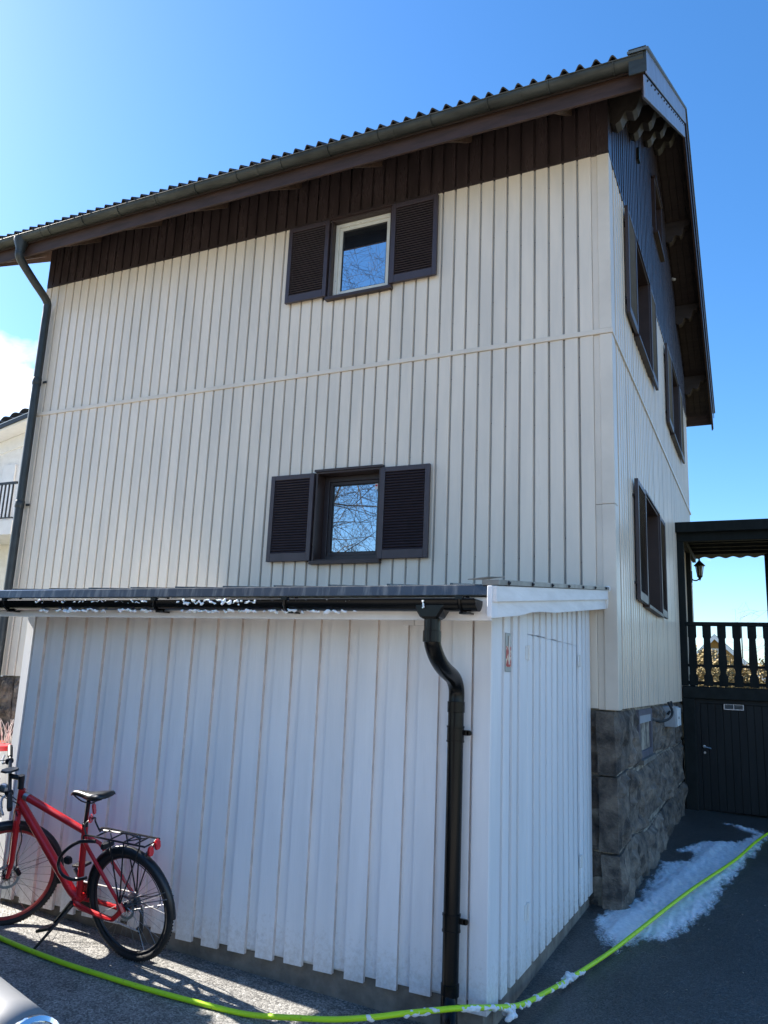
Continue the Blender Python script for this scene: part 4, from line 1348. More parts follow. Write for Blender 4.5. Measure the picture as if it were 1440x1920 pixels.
def wheel(sc, steer, front, lc=0.0):
    ct, stn = math.cos(steer), math.sin(steer)

    def W(r, t, l=0.0):
        a, b = r * math.cos(t), r * math.sin(t)
        return B(sc + a * ct - l * stn, WR + b, lc + a * stn + l * ct)
    n = 56
    ty = MB().tube([W(WR - .022, 2 * math.pi * i / n) for i in range(n)], .022, n=10, closed=True)
    for i in range(96):                                          # tread knobs
        t = 2 * math.pi * i / 96
        for l in (-.011, .011):
            ty.ball(W(WR - .003, t + (l > 0) * .03, l), .0055, n=4, m=3)
    wh = MB().lathe([(.012, -.05), (.03, -.035), (.022, -.028), (.018, .028), (.03, .035), (.012, .05)], B(sc, WR, lc), bL * ct - bS * stn, 14).build('wheel', M['bike_black'], bike, smooth=True)
    ty.build('tyre', M['tyre'], wh, smooth=True)
    rim = MB()
    m = 8
    pr = [(WR - .036, -.011), (WR - .036, .011), (WR - .055, .009), (WR - .062, 0), (WR - .055, -.009)]
    for i in range(n):
        for r, l in pr: rim.v.append(tuple(W(r, 2 * math.pi * i / n, l)))
    for i in range(n):
        for k in range(5):
            j = (i + 1) % n
            rim.f.append((i * 5 + k, i * 5 + (k + 1) % 5, j * 5 + (k + 1) % 5, j * 5 + k))
    rim.build('rim', M['rim_red'] if front else M['bike_black'], wh, smooth=True)
    sp = MB()
    for i in range(32):
        t = 2 * math.pi * i / 32
        sd = 1 if i % 2 else -1
        off = (.55 if (i // 2) % 2 else -.55)
        sp.tube([W(.028, t + off * 1.6, .032 * sd), W(WR - .058, t, 0)], .0013, n=4, cap=False)
    tag(sp.build('spokes', M['spoke'], wh), kind='stuff')
    dk = MB()
    r0 = .08 if front else .075
    nn_ = 36
    for i in range(nn_):
        t = 2 * math.pi * i / nn_
        for r in (r0 + .002 * (i % 2), r0 - .017):
            dk.v.append(tuple(W(r, t, .042)))
    dk.f = [(2 * i, 2 * ((i + 1) % nn_), 2 * ((i + 1) % nn_) + 1, 2 * i + 1) for i in range(nn_)]
    for i in range(6):
        dk.tube([W(.02, i * 1.047, .042), W(r0 - .01, i * 1.047 + .3, .042)], .003, n=4)
    dk.build('brake_disc', M['alu'], wh)
    return wh, W


rw, RW = wheel(SR, 0, False)
STEER = rad(52)
s_ax = lambda h: 1.04 - (h - .81) * .15


def FS(a, h, l=0.0):                                             # point on the steered front end: forward of the steering axis, height, left
    return B(s_ax(h) + a * math.cos(STEER) - l * math.sin(STEER), h, a * math.sin(STEER) + l * math.cos(STEER))


fw, FW = wheel(s_ax(WR) + .04 * math.cos(STEER), STEER, True, .04 * math.sin(STEER))
# valve of shapes in bike coordinates
BBp = (.485, .295)
head_t, head_b = (1.005, .935), (1.04, .81)
seat_t = (.415, .775)
fr = MB()
fr.tube([B(*head_t), B(*head_b)], .024, n=12)
fr.tube([B(.985, .898), B(.425, .745)], [.026, .023], n=12)                     # top tube
fr.tube([B(1.025, .845), B(.60, .385), B(.545, .325)], [.029, .031, .030], n=12)    # down tube
fr.tube([B(.545, .325), B(*BBp)], [.030, .034], n=12)
fr.tube([B(*BBp), B(*seat_t)], .021, n=12)                                       # seat tube
fr.tube([B(BBp[0], BBp[1], -.04), B(BBp[0], BBp[1], .04)], .025, n=12)
for l in (-1, 1):
    fr.tube(catmull([B(.48, .285, .035 * l), B(.40, .275, .055 * l), B(.16, .262, .066 * l), B(.10, .285, .068 * l), B(SR + .01, WR - .01, .068 * l)], 4), [.020] * 5 + [.0165] * 12, n=8)   # low chain stay
    fr.tube([B(.41, .70, .02 * l), B(.34, .66, .05 * l), B(SR + .01, WR + .01, .066 * l)], [.013, .0125, .011], n=8)        # seat stay
    fr.tube([B(SR + .03, WR + .04, .066 * l), B(SR - .01, WR - .02, .067 * l)], .016, n=6)
fr.build('frame', M['red'], bike, smooth=True)
MB().tube([B(.972, .894), B(.938, .885)], .0285, n=12).build('silver_band', M['alu'], bike, smooth=True)
fk = MB()
fk.tube([FS(0, .80), FS(.004, .765)], .03, n=10)
for l in (-1, 1):
    fk.tube([FS(.002, .775, .02 * l), FS(.008, .74, .058 * l), FS(.02, .45, .060 * l), FS(.04, WR, .056 * l)], [.024, .023, .018, .014], n=8)
fk.build('fork', M['red'], bike, smooth=True)
MB().tube([FS(-.01, WR + .055, .058), FS(-.035, WR + .005, .056)], .017, n=6).build('brake_caliper', M['bike_black'], bike)
MB().tube(catmull([FS(.02, .80, .05), FS(-.03, .62, .08), FS(-.01, .50, .075), FS(-.015, .41, .062)], 5), .004, n=5).build('brake_cable', M['bike_black'], bike)


def fender(W, t0, t1, nm, r=WR + .018):
    n = 26
    mb = MB()
    w = 7
    for th in (0, .003):
        for i in range(n + 1):
            t = t0 + (t1 - t0) * i / n
            for k in range(w):
                a = -1 + 2 * k / (w - 1)
                mb.v.append(tuple(W(r - .024 * a * a + th, t, .030 * a)))
    o = (n + 1) * w
    for i in range(n):
        for k in range(w - 1):
            q = (i * w + k, i * w + k + 1, (i + 1) * w + k + 1, (i + 1) * w + k)
            mb.f.append(q); mb.f.append(tuple(o + v for v in reversed(q)))
        mb.f.append((i * w, (i + 1) * w, o + (i + 1) * w, o + i * w)); mb.f.append((i * w + w - 1, o + i * w + w - 1, o + (i + 1) * w + w - 1, (i + 1) * w + w - 1))
    return mb.build(nm, M['bike_black'], bike, smooth=True)


fender(RW, rad(-5), rad(183), 'mudguard')
fender(FW, rad(60), rad(200), 'mudguard')
stay = MB()
for l in (-1, 1):
    stay.tube([B(SR - .01, WR + .02, .07 * l), RW(WR + .005, rad(162), .03 * l)], .003, n=5)
    stay.tube([B(SR - .01, WR + .02, .07 * l), RW(WR + .005, rad(155), .03 * l)], .003, n=5)
    stay.tube([FS(.04, WR + .02, .06 * l), FW(WR + .005, rad(168), .03 * l)], .0025, n=5)
stay.build('mudguard_stay', M['spoke'], bike)
# seat post, saddle, reflectors
MB().tube([B(*seat_t), B(.375, .955)], .0135, n=10).tube([B(.417, .765), B(.413, .795)], .020, n=10).build('seat_post', M['bike_black'], bike, smooth=True)
sd_ = MB()
secs = [(.52, .976, .018, .016), (.50, .985, .022, .024), (.45, .988, .026, .028), (.39, .985, .036, .03), (.33, .988, .058, .032), (.27, .998, .075, .034), (.225, 1.005, .078, .032), (.20, 1.006, .062, .024)]
for s, h, w, th in secs:
    for k in range(12):
        t = 2 * math.pi * k / 12
        sd_.v.append(tuple(B(s, h + th * .62 * math.sin(t) - (.012 if abs(math.cos(t)) > .9 else 0), w * math.cos(t))))
for i in range(len(secs) - 1):
    for k in range(12):
        sd_.f.append((i * 12 + k, i * 12 + (k + 1) % 12, (i + 1) * 12 + (k + 1) % 12, (i + 1) * 12 + k))
sd_.f += [tuple(range(12)), tuple((len(secs) - 1) * 12 + k for k in range(12))]
sa = sd_.build('saddle', M['saddle'], bike, smooth='all')
MB().tube(catmull([B(.50, .972, .012), B(.42, .945, .02), B(.33, .945, .022), B(.25, .985, .03)], 4), .0045, n=6).tube(catmull([B(.50, .972, -.012), B(.42, .945, -.02), B(.33, .945, -.022), B(.25, .985, -.03)], 4), .0045, n=6).build('saddle_rail', M['bike_black'], sa)


def slab(c, du, dv, n, name, m, par):
    c, du, dv, n = Vector(c), Vector(du), Vector(dv), Vector(n)
    mb = MB()
    pts = [(1, .55), (.55, 1), (-.55, 1), (-1, .55), (-1, -.55), (-.55, -1), (.55, -1), (1, -.55)]
    mb.v = [tuple(c + du * a + dv * b) for a, b in pts] + [tuple(c + du * a * .9 + dv * b * .9 + n) for a, b in pts]
    mb.f = [tuple(range(7, -1, -1)), tuple(range(8, 16))] + [(i, (i + 1) % 8, 8 + (i + 1) % 8, 8 + i) for i in range(8)]
    return mb.build(name, m, par)


back_ = -bS
slab(B(.335, .905), bL * .024 + back_ * .012, bH * .034 - back_ * .004, back_ * .02 + bL * .008, 'tail_light', M['reflector'], bike)
slab(B(.365, .835), bL * .034 + back_ * .018, bH * .022, back_ * .022 + bL * .01, 'reflector', M['reflector'], bike)
# rack
rk = MB()
rz_ = .755
for l in (-.07, .07):
    rk.tube(catmull([B(.355, .725, l), B(.33, rz_, l), B(.10, rz_ + .004, l), B(-.155, rz_ + .008, l)], 4), .006, n=6)
rk.tube(catmull([B(.345, .74, .055), B(.37, .80, .045), B(.345, .835, .02), B(.345, .835, -.02), B(.37, .80, -.045), B(.345, .74, -.055)], 4), .006, n=6)
for s in (.25, .13, .02, -.07, -.155):
    rk.tube([B(s, rz_ + .004, -.07), B(s, rz_ + .004, .07)], .005, n=6)
rk.tube([B(.25, rz_ + .006, -.05), B(.13, rz_ + .006, .05)], .004, n=5)
rk.tube([B(.02, rz_ + .006, .05), B(-.07, rz_ + .006, -.05)], .004, n=5)
for l in (-1, 1):
    rk.tube([B(-.12, rz_, .072 * l), B(SR + .01, WR + .035, .074 * l)], .005, n=6)
    rk.tube([B(.01, rz_, .072 * l), B(SR + .015, WR + .035, .074 * l)], .005, n=6)
    rk.tube([B(.13, rz_, .072 * l), B(SR + .02, WR + .035, .074 * l)], .005, n=6)
rk.tube(catmull([B(.28, rz_ + .02, .0), B(.16, rz_ + .026, 0), B(.03, rz_ + .03, 0), B(-.07, rz_ + .018, 0)], 4), .010, n=6, flat=.6)
rk.build('rack', M['bike_black'], bike, smooth=True)
slab(B(-.165, .725, .028), bL * .022, bH * .03, back_ * .018 + bL * .006, 'tail_light', M['reflector'], bike)
slab(B(-.165, .745, -.032), bL * .022, bH * .032, back_ * .018 + bL * .004, 'tail_light', M['reflector'], bike)
MB().tube([B(-.15, .76, -.05), B(-.15, .70, .05)], .012, n=6).build('light_bracket', M['bike_black'], bike)
# handlebar, stem, grips
def HB(l, ds=0.0, dh=0.0):                                       # bar turned and tilted with the fork; near side low, far side high
    k = l / .31
    return B(1.10 - .27 * k + ds * .75, 1.02 - .11 * k + dh, .02 + .22 * k + ds * .5)


hbm = MB().tube([FS(0, .94), FS(0, 1.0)], .021, n=10)
hbm.tube([FS(0, .995), FS(0, 1.03)], .022, n=10)
hbm.tube([FS(-.005, 1.008), HB(0)], .017, n=10)
hbm.build('stem', M['bike_black'], bike, smooth=True)


hb = MB().tube([HB(l) for l in (-.31, -.2, -.08, 0, .08, .2, .31)], .0125, n=8).build('handlebar', M['bike_black'], bike, smooth=True)
for sg in (-1, 1):
    MB().tube([HB(.20 * sg), HB(.22 * sg), HB(.31 * sg), HB(.325 * sg)], [.017, .0175, .018, .016], n=10).build('grip', M['rubber'], hb, smooth=True)
    MB().tube(catmull([HB(.17 * sg, .02, -.01), HB(.18 * sg, .055, -.03), HB(.24 * sg, .06, -.045), HB(.30 * sg, .045, -.05)], 4), .007, n=6).build('brake_lever', M['alu'], hb, smooth=True)
    MB().lathe([(.02, -.02), (.022, 0), (.02, .02)], HB(.165 * sg, .005, -.005), bL, 10).build('shifter', M['bike_black'], hb)
    MB().tube(catmull([HB(.17 * sg, .03, 0), HB(.12 * sg, .14, .01), HB(.05 * sg, .15, -.06), FS(.03, .86, .04 * sg), FS(-.02, .80, .035 * sg)], 6), .0035, n=5).build('cable', M['bike_black'], hb)
# phone holder and silver front lamp
slab(HB(.0, .0, .035), bS * .05, bL * .055, bH * .012, 'display_mount', M['bike_black'], hb)
MB().lathe([(.012, -.03), (.028, -.02), (.034, .03), (.03, .036)], HB(.06, .03, -.045), bS, 12).build('front_lamp', M['alu'], hb, smooth=True)
# drive train on the far side, crank and pedal on the near side
MB().lathe([(.09, -.003), (.092, 0), (.09, .003)], B(*BBp, -.052), bL, 36).build('chainring', M['bike_black'], bike)
cs_ = MB()
for i in range(8):
    cs_.lathe([(.055 - .004 * i, -.0012), (.057 - .004 * i, 0), (.055 - .004 * i, .0012)], B(SR, WR, -.036 - .0045 * i), bL, 24)
cs_.build('cassette', M['alu'], bike)
ch = MB()
ch.tube([B(BBp[0], BBp[1] + .088, -.052), B(SR, WR + .05, -.055)], .0055, n=5)
ch.tube([B(BBp[0], BBp[1] - .088, -.052), B(SR - .02, .155, -.055)], .0055, n=5)
for i in range(40):
    p = B(BBp[0], BBp[1] - .088, -.052).lerp(B(SR - .02, .155, -.055), i / 40); ch.ball(p, .0075, n=4, m=3)
ch.build('chain', M['alu'], bike)
dr = MB().tube([B(SR - .01, WR - .04, -.07), B(SR - .03, .27, -.07), B(SR - .03, .155, -.06)], [.016, .012, .014], n=6)
dr.lathe([(.024, -.005), (.024, .005)], B(SR - .02, .165, -.057), bL, 12)
dr.tube(catmull([B(.04, .33, -.075), B(-.10, .31, -.085), B(-.13, .40, -.085), B(-.05, .52, -.08), B(.10, .60, -.07)], 5), .003, n=5)
dr.build('derailleur', M['bike_black'], bike, smooth=True)
ck = MB().tube([B(BBp[0], BBp[1], .062), B(.60, .17, .075), B(.625, .145, .078)], [.016, .012, .012], n=8).build('crank', M['bike_black'], bike, smooth=True)
MB().tube([B(.60, .52 - .08, -.075), B(BBp[0], BBp[1], -.065)], [.012, .016], n=6).build('crank', M['bike_black'], bike)
MB().beam(B(.69, .115, .135), B(.575, .155, .135), .085, .018, bL.cross(bS)).build('pedal', M['bike_black'], bike, bevel=.004)
MB().beam(B(.55, .45, -.135), B(.65, .44, -.135), .085, .018, bL.cross(bS)).build('pedal', M['bike_black'], bike, bevel=.004)
ks_e = B(.62, 0, .26); ks_e.z = GZ(ks_e.x, ks_e.y) + .008
MB().tube([B(.50, .27, .035), ks_e], [.011, .009], n=8).build('kickstand', M['bike_black'], bike, smooth=True)
slab(B(.24, .665, -.02), bS * .02, bL * .05, bH * .03, 'wheel_lock', M['bike_black'], bike)
lk = MB().tube(catmull([B(.27, .72, .055), B(.40, .70, .07), B(.52, .62, .085), B(.565, .54, .09), B(.53, .475, .09), B(.44, .46, .085), B(.33, .49, .08)], 6), .011, n=8).build('cable_lock', M['bike_black'], smooth=True)
tag(lk, 'black cable lock looped round the seat tube of the red bicycle', 'lock')
slab(B(.485, .575, .075), bS * .03, bH * .024, bL * .02, 'lock_body', M['bike_black'], lk)


# ------------------------------------------------------------------ trees
def tree_mesh(height, seed, trunk_r, levels=5, spread=.55, droop=0.0, nchild=(4, 4, 4, 4, 3), first=.25, twig=.006):
    rnd = random.Random(seed)
    wood, twigs = MB(), MB()

    def branch(p, d, length, r, lv):
        n = 5 if lv < 3 else 3
        pts, rs = [p.copy()], [r]
        q = p.copy(); dd = d.copy()
        for i in range(n):
            dd = (dd + Vector((rnd.uniform(-1, 1), rnd.uniform(-1, 1), rnd.uniform(-1, 1))) * (.10 if lv == 0 else .22) + Vector((0, 0, .06 if lv < 2 else -droop))).normalized()
            q = q + dd * length / n
            pts.append(q.copy()); rs.append(max(r * (1 - .75 * (i + 1) / n), twig * .6))
        (wood if lv < 2 else twigs).tube(pts, rs, n=8 if lv == 0 else 5 if lv == 1 else 3, cap=False)
        if lv >= levels - 1: return
        k = nchild[lv] + rnd.choice((0, 1))
        for j in range(k):
            t = first + (1 - first) * (j + rnd.random() * .7) / k if lv == 0 else .25 + .75 * (j + rnd.random()) / k
            t = min(t, .98)
            i = min(int(t * n), n - 1)
            base = pts[i].lerp(pts[i + 1], t * n - i)
            ax = (pts[i + 1] - pts[i]).normalized()
            side = ax.cross(Vector((rnd.uniform(-1, 1), rnd.uniform(-1, 1), rnd.uniform(-1, 1)))).normalized()
            nd = (ax * (1 - spread) + side * spread * rnd.uniform(.8, 1.25)).normalized()
            branch(base, nd, length * rnd.uniform(.5, .68), max(rs[i] * .55, twig), lv + 1)
    branch(Vector((0, 0, -.1)), Vector((0, 0, 1)), height * .62, trunk_r, 0)
    return wood, twigs


def put_tree(name, label, cat, loc, height, seed, r, mt, **kw):
    t = thing(name, label, cat, loc, local=True)
    w, tw = tree_mesh(height, seed, r, **kw)
    w.build('trunk', mt, t, smooth='all')
    tag(tw.build('crown', mt, t, smooth='all'), kind='stuff')
    return t


put_tree('bare_tree', 'tall bare oak behind the viewer, mirrored in the front windows', 'tree', (-15.8, -10.5, -.1), 21, 21, .34, M['bark'], levels=6, nchild=(9, 6, 5, 5, 4), spread=.62, first=.2, droop=.05)
put_tree('bare_tree', 'second bare tree behind the viewer, left of the oak', 'tree', (-19, -15, -.1), 17, 5, .30, M['bark'], levels=5, nchild=(7, 6, 5, 4))
put_tree('birch_tree', 'thin bare birch beyond the veranda railing at the right edge', 'tree', (1.75, 27, 0), 6.0, 12, .06, M['birch'], levels=5, nchild=(9, 5, 4, 3), spread=.6, droop=.12, first=.2, twig=.004)


def leafy(name, label, cat, c, size, n, m, leaf, seed, group=None, wood=None, dense=False):
    """shrub: stems plus many small leaf faces through its volume"""
    rnd = random.Random(seed)
    t = thing(name, label, cat, (c[0], c[1], c[2]), group, local=True)
    st = MB()
    for i in range(14):
        a = rnd.uniform(0, 6.28); q = rnd.uniform(.1, .9)
        e = (size[0] * .45 * math.cos(a) * q, size[1] * .45 * math.sin(a) * q, size[2] * rnd.uniform(.6, .95))
        st.tube([(e[0] * .2, e[1] * .2, 0), (e[0] * .6, e[1] * .6, e[2] * .5), e], [.02, .014, .005], n=4, cap=False)
    st.build('stem', wood or M['bark'], t)
    lf = MB()
    for i in range(n):
        while True:
            p = Vector((rnd.uniform(-.5, .5), rnd.uniform(-.5, .5), rnd.uniform(.02, 1)))
            k = (p.x / .5) ** 2 + (p.y / .5) ** 2
            if dense:
                k = max(abs(p.x), abs(p.y)) / .5
                if k < .96 + .1 * fbm(p.x * 5, p.y * 5, p.z * 5, 2) and p.z < .86 + .45 * fbm(p.x * 7, p.y * 7, 3.0, 3): break
                continue
            lump = .72 + .55 * fbm(p.x * 3.2 + seed, p.y * 3.2, p.z * 3.2, 3)
            if k < lump and p.z < .65 + .42 * lump - .25 * k: break
        p = Vector((p.x * size[0], p.y * size[1], p.z * size[2]))
        a = Vector((rnd.uniform(-1, 1), rnd.uniform(-1, 1), rnd.uniform(-1, 1))).normalized() * leaf
        b = a.orthogonal().normalized() * leaf * .5
        lf.add([p - a, p + b, p + a, p - b], [(0, 1, 2, 3)])
    tag(lf.build('foliage', m, t), kind='stuff')
    return t


for i, (x, y, sx, sz, s) in enumerate(((-3.3, 24.5, 2.6, 3.0, 1), (-1.5, 24, 2.6, 3.1, 2), (.2, 24.3, 2.4, 2.9, 3), (1.9, 24, 2.4, 2.8, 4))):
    leafy('hedge_shrub', ['leftmost straw-brown hedge shrub seen through the veranda railing', 'straw-brown hedge shrub in front of the yellow house gable', 'straw-brown hedge shrub right of the yellow gable behind the railing', 'straw-brown hedge shrub beyond the right edge of the railing'][i], 'shrub', (x, y, 0), (sx, 1.6, sz), 4200, M['hedge_leaf'], .06, s, 'hedge shrubs behind the veranda')
# clipped evergreens left of the drive whose shade falls across the foreground
leafy('evergreen_bush', 'dense evergreen bush beside the drive, left of the bicycle', 'bush', (-6.98, 2.85, .05), (2.7, 2.72, 2.5), 36000, M['ever_leaf'], .085, 9, dense=True)

# twiggy plant, orange pot and white barrel in the gap left of the shed
tw = thing('dry_shrub', 'small sunlit pale twiggy shrub against the granite wall left of the shed', 'shrub', (-8.18, 6.75, GZ(-8.2, 6.7)))
rnd = random.Random(2)
mb = MB()
for i in range(26):
    p = Vector((-8.18 + rnd.uniform(-.05, .05), 6.75, .74)); d = Vector((rnd.uniform(-.5, .5), rnd.uniform(-.4, .4), 1)).normalized()
    pts = [p]
    for k in range(5):
        d = (d + Vector((rnd.uniform(-.4, .4), rnd.uniform(-.4, .4), rnd.uniform(-.2, .3)))).normalized(); p = p + d * .085; pts.append(p)
    mb.tube(pts, [.007, .006, .006, .005, .004, .003], n=4)
mb.tube([(-8.18, 6.75, .1), (-8.18, 6.75, .78)], .014, n=6)
mb.build('twigs', M['dry_twig'], tw)
zb = GZ(-8.3, 6.45)
bl = thing('white_barrel', 'white plastic barrel with red lid behind the bicycle handlebar', 'barrel', (-8.03, 6.5, zb))
MB().lathe([(.19, 0), (.20, .02), (.21, .3), (.20, .61), (.195, .62)], (-8.03, 6.5, zb), n=20).build('drum', M['plastic_white'], bl, smooth=True)
MB().lathe([(.205, 0), (.207, .05), (.19, .055), (.18, .05)], (-8.03, 6.5, zb + .615), n=20).build('lid', M['plastic_red'], bl, smooth=True)
op = thing('orange_pot', 'orange plastic pot standing beside the white barrel', 'pot', (-8.53, 6.95, .1))
MB().lathe([(.06, .60), (.085, .74), (.09, .74), (.09, .76), (.08, .76), (.07, .65)], (-8.53, 6.95, .1), n=16).build('bowl', M['plastic_orange'], op, smooth=True)
MB().lathe([(.07, 0), (.05, .56), (.06, .61)], (-8.53, 6.95, .1), n=12).build('stand', M['bark'], op, smooth=True)

# ------------------------------------------------------------------ neighbour houses
nb = thing('stucco_house', 'white stucco neighbour house with black tiled roof and iron balcony at left edge', 'house', (-19.5, 13.5, 0))
ny = 12.0
MB().box(-25, -11.6, ny, ny + 9, -.3, 5.2).build('wall', M['stucco'], nb)
gz_ = lambda x: 6.66 + (x + 15.6) * .21
MB().prism([(-25, 5.2), (-11.6, 5.2), (-11.6, gz_(-11.6)), (-25, gz_(-25))], lambda a, b: (a, ny, b), lambda a, b: (a, ny + 9, b)).build('gable', M['stucco'], nb)
MB().prism([(-25, gz_(-25) - .05), (-11.5, gz_(-11.5) - .05), (-11.5, gz_(-11.5) + .25), (-25, gz_(-25) + .25)], lambda a, b: (a, ny - .03, b), lambda a, b: (a, ny - .001, b)).build('frieze', M['white_paint'], nb)
nr = MB().prism([(-25.4, gz_(-25.4) + .26), (-11.4, gz_(-11.4) + .26), (-11.4, gz_(-11.4) + .44), (-25.4, gz_(-25.4) + .44)], lambda a, b: (a, ny - .45, b), lambda a, b: (a, ny + 9.4, b)).build('roof', M['white_paint'], nb)
MB().prism([(-25.4, gz_(-25.4) + .30), (-11.4, gz_(-11.4) + .30), (-11.4, gz_(-11.4) + .40), (-25.4, gz_(-25.4) + .40)], lambda a, b: (a, ny - .48, b), lambda a, b: (a, ny - .455, b)).build('verge_trim', M['iron'], nr)
tlm = MB()
n = 8
for d, lift in ((0, .05), (.36, .02)):
    for k in range(n + 1):
        t = k / n
        tlm.v.append((-d * 0 + (t * .30), d, .055 * math.sin(math.pi * t) + lift))
tlm.f = [(i, i + 1, n + 1 + i + 1, n + 1 + i) for i in range(n)]
tm = tlm.mesh('tile', M['nb_tile'], smooth=True)
for k in range(26):
    for r in range(5):
        x = -17.6 + k * .30
        o = place('roof_tile', tm, nr, (x, ny - .47 + r * .33, gz_(x) + .445 + r * .10))
        o.rotation_euler = (rad(16), -math.atan(.21), 0)
MB().box(-25, -13.85, ny - 1.1, ny - .02, 4.36, 4.66).build('balcony', M['white_paint'], nb)
rl = MB().box(-25, -13.9, ny - 1.09, ny - 1.05, 5.44, 5.49).box(-25, -13.9, ny - 1.09, ny - 1.05, 4.70, 4.73).build('balcony_railing', M['iron'], nb)
x = -17.0
bar = MB().box(-.013, .013, -.013, .013, 0, .73).mesh('railing_bar', M['iron'])
while x < -13.9:
    place('railing_bar', bar, rl, (x, ny - 1.07, 4.72)); x += .115
MB().box(-15.75, -15.35, ny - .04, ny - .005, 4.95, 6.25).build('corner_pilaster', M['white_paint'], nb)

yh = thing('yellow_house', 'yellow wooden house with white-trimmed gable far behind the veranda railing', 'house', (-1.8, 50, 0))
yy = 44.0
ap = (-2.25, 4.56); el, er = (-4.6, 2.1), (.6, 1.9)
MB().prism([(-4.35, 0), (.3, 0), (.3, 2.2), (ap[0], ap[1] - .12), (-4.35, 2.35)], lambda a, b: (a, yy, b), lambda a, b: (a, yy + 9, b)).build('wall', M['yellow_wood'], yh)
yr = MB().prism([(el[0], el[1]), (ap[0], ap[1]), (er[0], er[1]), (er[0], er[1] - .12), (ap[0], ap[1] - .14), (el[0], el[1] - .12)], lambda a, b: (a, yy - .4, b), lambda a, b: (a, yy + 9.3, b)).build('roof', M['nb_tile'], yh)
MB().prism([(el[0], el[1] - .02), (ap[0], ap[1] - .03), (er[0], er[1] - .02), (er[0], er[1] - .26), (ap[0], ap[1] - .27), (el[0], el[1] - .26)], lambda a, b: (a, yy - .44, b), lambda a, b: (a, yy - .41, b)).build('barge_board', M['white_paint'], yr)
MB().tube([(-1.05, yy + 3, 3.5), (-1.05, yy + 3, 5.3)], .03, n=5).build('antenna', M['iron'], yr)
yw = MB().box(-2.62, -2.1, yy - .05, yy - .01, 3.25, 3.85).build('window', M['white_paint'], yh)
MB().box(-2.54, -2.18, yy - .06, yy - .052, 3.33, 3.77).build('pane', M['glass_dim'], yw)
rh = thing('red_roofed_house', 'low house with orange-red roof left of the yellow gable behind the railing', 'house', (-7, 58, 0))
MB().box(-9, -3.6, 56, 64, 0, 2.6).build('wall', M['plaster_red'], rh)
MB().prism([(-9.3, 2.5), (-3.2, 2.5), (-5.2, 3.9), (-7.4, 3.9)], lambda a, b: (a, 55.6, b), lambda a, b: (a, 64.4, b)).build('roof', M['red_tile'], rh)
fh = thing('brown_house', 'low brown-roofed house right of the yellow gable behind the railing', 'house', (2, 56, 0))
MB().box(-.6, 8, 54, 62, 0, 2.6).build('wall', M['plaster_red'], fh)
MB().prism([(-1.0, 2.5), (8.4, 2.5), (7, 3.5), (0, 3.5)], lambda a, b: (a, 53.6, b), lambda a, b: (a, 62.4, b)).build('roof', M['nb_tile'], fh)

rd = thing('red_house', 'unseen red wooden house with white trim, added far across the yard behind the viewer', 'house', (-2, -34, 0))  # unseen house, added to hold back low sky and redden the downpipe's reflection
MB().box(-9, 5, -38, -30, -.3, 4.6).build('wall', M['falu'], rd)
rdr = MB().prism([(-38.5, 4.5), (-29.4, 4.5), (-34, 7.2)], lambda a, b: (-9.6, a, b), lambda a, b: (5.6, a, b)).build('roof', M['tile'], rd)
MB().box(-9.05, -8.8, -30, -29.94, -.2, 4.5).build('corner_board', M['white_paint'], rd)
MB().box(4.8, 5.05, -30, -29.94, -.2, 4.5).build('corner_board', M['white_paint'], rd)
for z in (1.4,):
    for i in range(3):
        x = -7.2 + i * 4.4
        w = MB().box(x, x + .12, -30, -29.93, z, z + 1.5).box(x + 1.2, x + 1.32, -30, -29.93, z, z + 1.5).box(x + .12, x + 1.2, -30, -29.93, z, z + .12).box(x + .12, x + 1.2, -30, -29.93, z + 1.38, z + 1.5).box(x + .62, x + .70, -30, -29.935, z + .12, z + 1.38).build('window', M['white_paint'], rd)
        MB().box(x + .12, x + 1.2, -29.99, -29.96, z + .12, z + 1.38).build('pane', M['glass_dim'], w)

# ------------------------------------------------------------------ silver car at the lower left corner
car = thing('parked_car', 'silver grey car with round chrome-rimmed headlamp at the lower left corner', 'car', (0, 0, 0), local=True)
cl = lambda s, l, z: (s, l, z)                                   # car coordinates: forward, left, up


def loft(secs, n=24, pw=2.6):
    mb = MB()
    for (s, zc, hw, hh, lc) in secs:
        for k in range(n):
            t = 2 * math.pi * k / n
            c, q = math.cos(t), math.sin(t)
            mb.v.append((s, lc + hw * math.copysign(abs(c) ** (2 / pw), c), zc + hh * math.copysign(abs(q) ** (2 / pw), q)))
    for i in range(len(secs) - 1):
        for k in range(n):
            mb.f.append((i * n + k, i * n + (k + 1) % n, (i + 1) * n + (k + 1) % n, (i + 1) * n + k))
    mb.f += [tuple(range(n)), tuple((len(secs) - 1) * n + k for k in range(n))]
    return mb


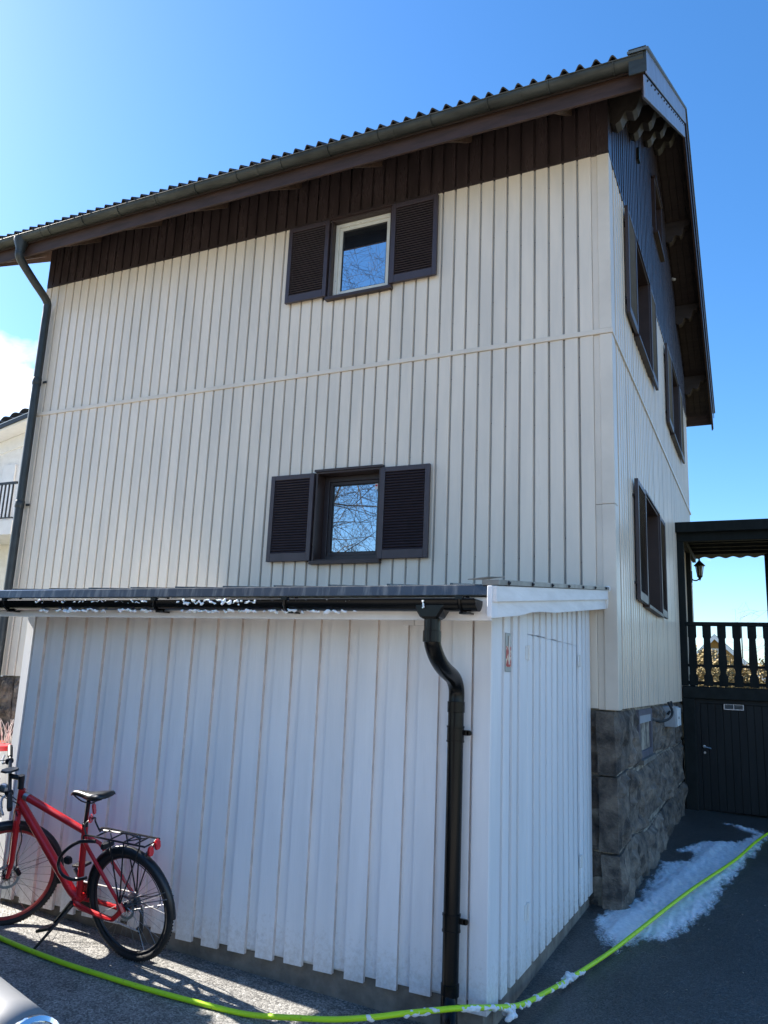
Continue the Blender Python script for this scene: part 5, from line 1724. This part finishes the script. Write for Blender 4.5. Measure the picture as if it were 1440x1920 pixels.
loft([(-4.0, .55, .45, .12, 0), (-3.9, .58, .62, .27, 0), (-3.2, .60, .72, .36, 0), (-2.0, .60, .74, .38, 0), (-1.1, .62, .66, .36, 0), (-.5, .62, .50, .30, 0), (-.12, .58, .40, .24, 0), (-.02, .56, .34, .14, 0)]).build('body', M['car_paint'], car, smooth='all')
cb = loft([(-3.3, 1.0, .45, .12, 0), (-3.0, 1.12, .58, .26, 0), (-2.2, 1.16, .62, .30, 0), (-1.6, 1.10, .60, .26, 0), (-1.2, .95, .55, .10, 0)]).build('cabin', M['glass_dim'], car, smooth='all')
loft([(-3.2, 1.3, .40, .05, 0), (-2.9, 1.40, .52, .06, 0), (-2.2, 1.44, .55, .06, 0), (-1.7, 1.40, .52, .05, 0)]).build('roof_panel', M['car_paint'], car, smooth='all')
for sg in (1, -1):
    loft([(-1.25, .50, .12, .16, .60 * sg), (-1.0, .58, .16, .25, .60 * sg), (-.7, .60, .16, .21, .60 * sg), (-.4, .63, .145, .17, .60 * sg), (-.15, .65, .128, .14, .60 * sg), (-.005, .668, .112, .122, .60 * sg)], pw=2.1).build('front_wing', M['car_paint'], car, smooth='all')
    loft([(-3.9, .52, .10, .14, .66 * sg), (-3.5, .58, .14, .25, .66 * sg), (-3.1, .6, .14, .26, .66 * sg), (-2.6, .5, .10, .16, .66 * sg)], pw=2.2).build('rear_wing', M['car_paint'], car, smooth='all')
    hl = MB().lathe([(.110, -.03), (.118, 0), (.117, .014), (.104, .022), (.100, .012)], (0, .60 * sg, .668), (1, 0, 0), 32).build('headlamp', M['chrome'], car, smooth=True)
    MB().lathe([(.101, 0), (.098, .012), (.085, .028), (.055, .04), (.02, .046), (.002, .047)], (.006, .60 * sg, .668), (1, 0, 0), 28).build('lens', M['lamp_glass'], hl, smooth='all')
    for s in (-.78, -3.2):
        wh_ = MB().lathe([(.20, -.08), (.29, -.08), (.31, -.05), (.31, .05), (.29, .08), (.20, .08)], (s, .62 * sg, .31), (0, 1, 0), 28).build('wheel', M['tyre'], car, smooth=True)
        MB().lathe([(.19, -.082), (.17, -.084), (.05, -.09), (.05, .09), (.17, .084), (.19, .082)], (s, .62 * sg, .31), (0, 1, 0), 24).build('rim', M['alu'], wh_, smooth=True)
MB().tube(catmull([(-.25, .74, .42), (-.02, .62, .42), (.06, .3, .42), (.06, -.3, .42), (-.02, -.62, .42), (-.25, -.74, .42)], 5), .04, n=8).build('bumper', M['chrome'], car, smooth='all')
car_head = Vector((.965, -.262, 0)).normalized()
car_left = Vector((-car_head.y, car_head.x, 0))
lamp = Vector((-2.19, 2.05, 0))
root = lamp - car_left * .60
car.location = (root.x, root.y, GZ(root.x, root.y) + .01)
car.rotation_euler = (0, 0, math.atan2(car_head.y, car_head.x))
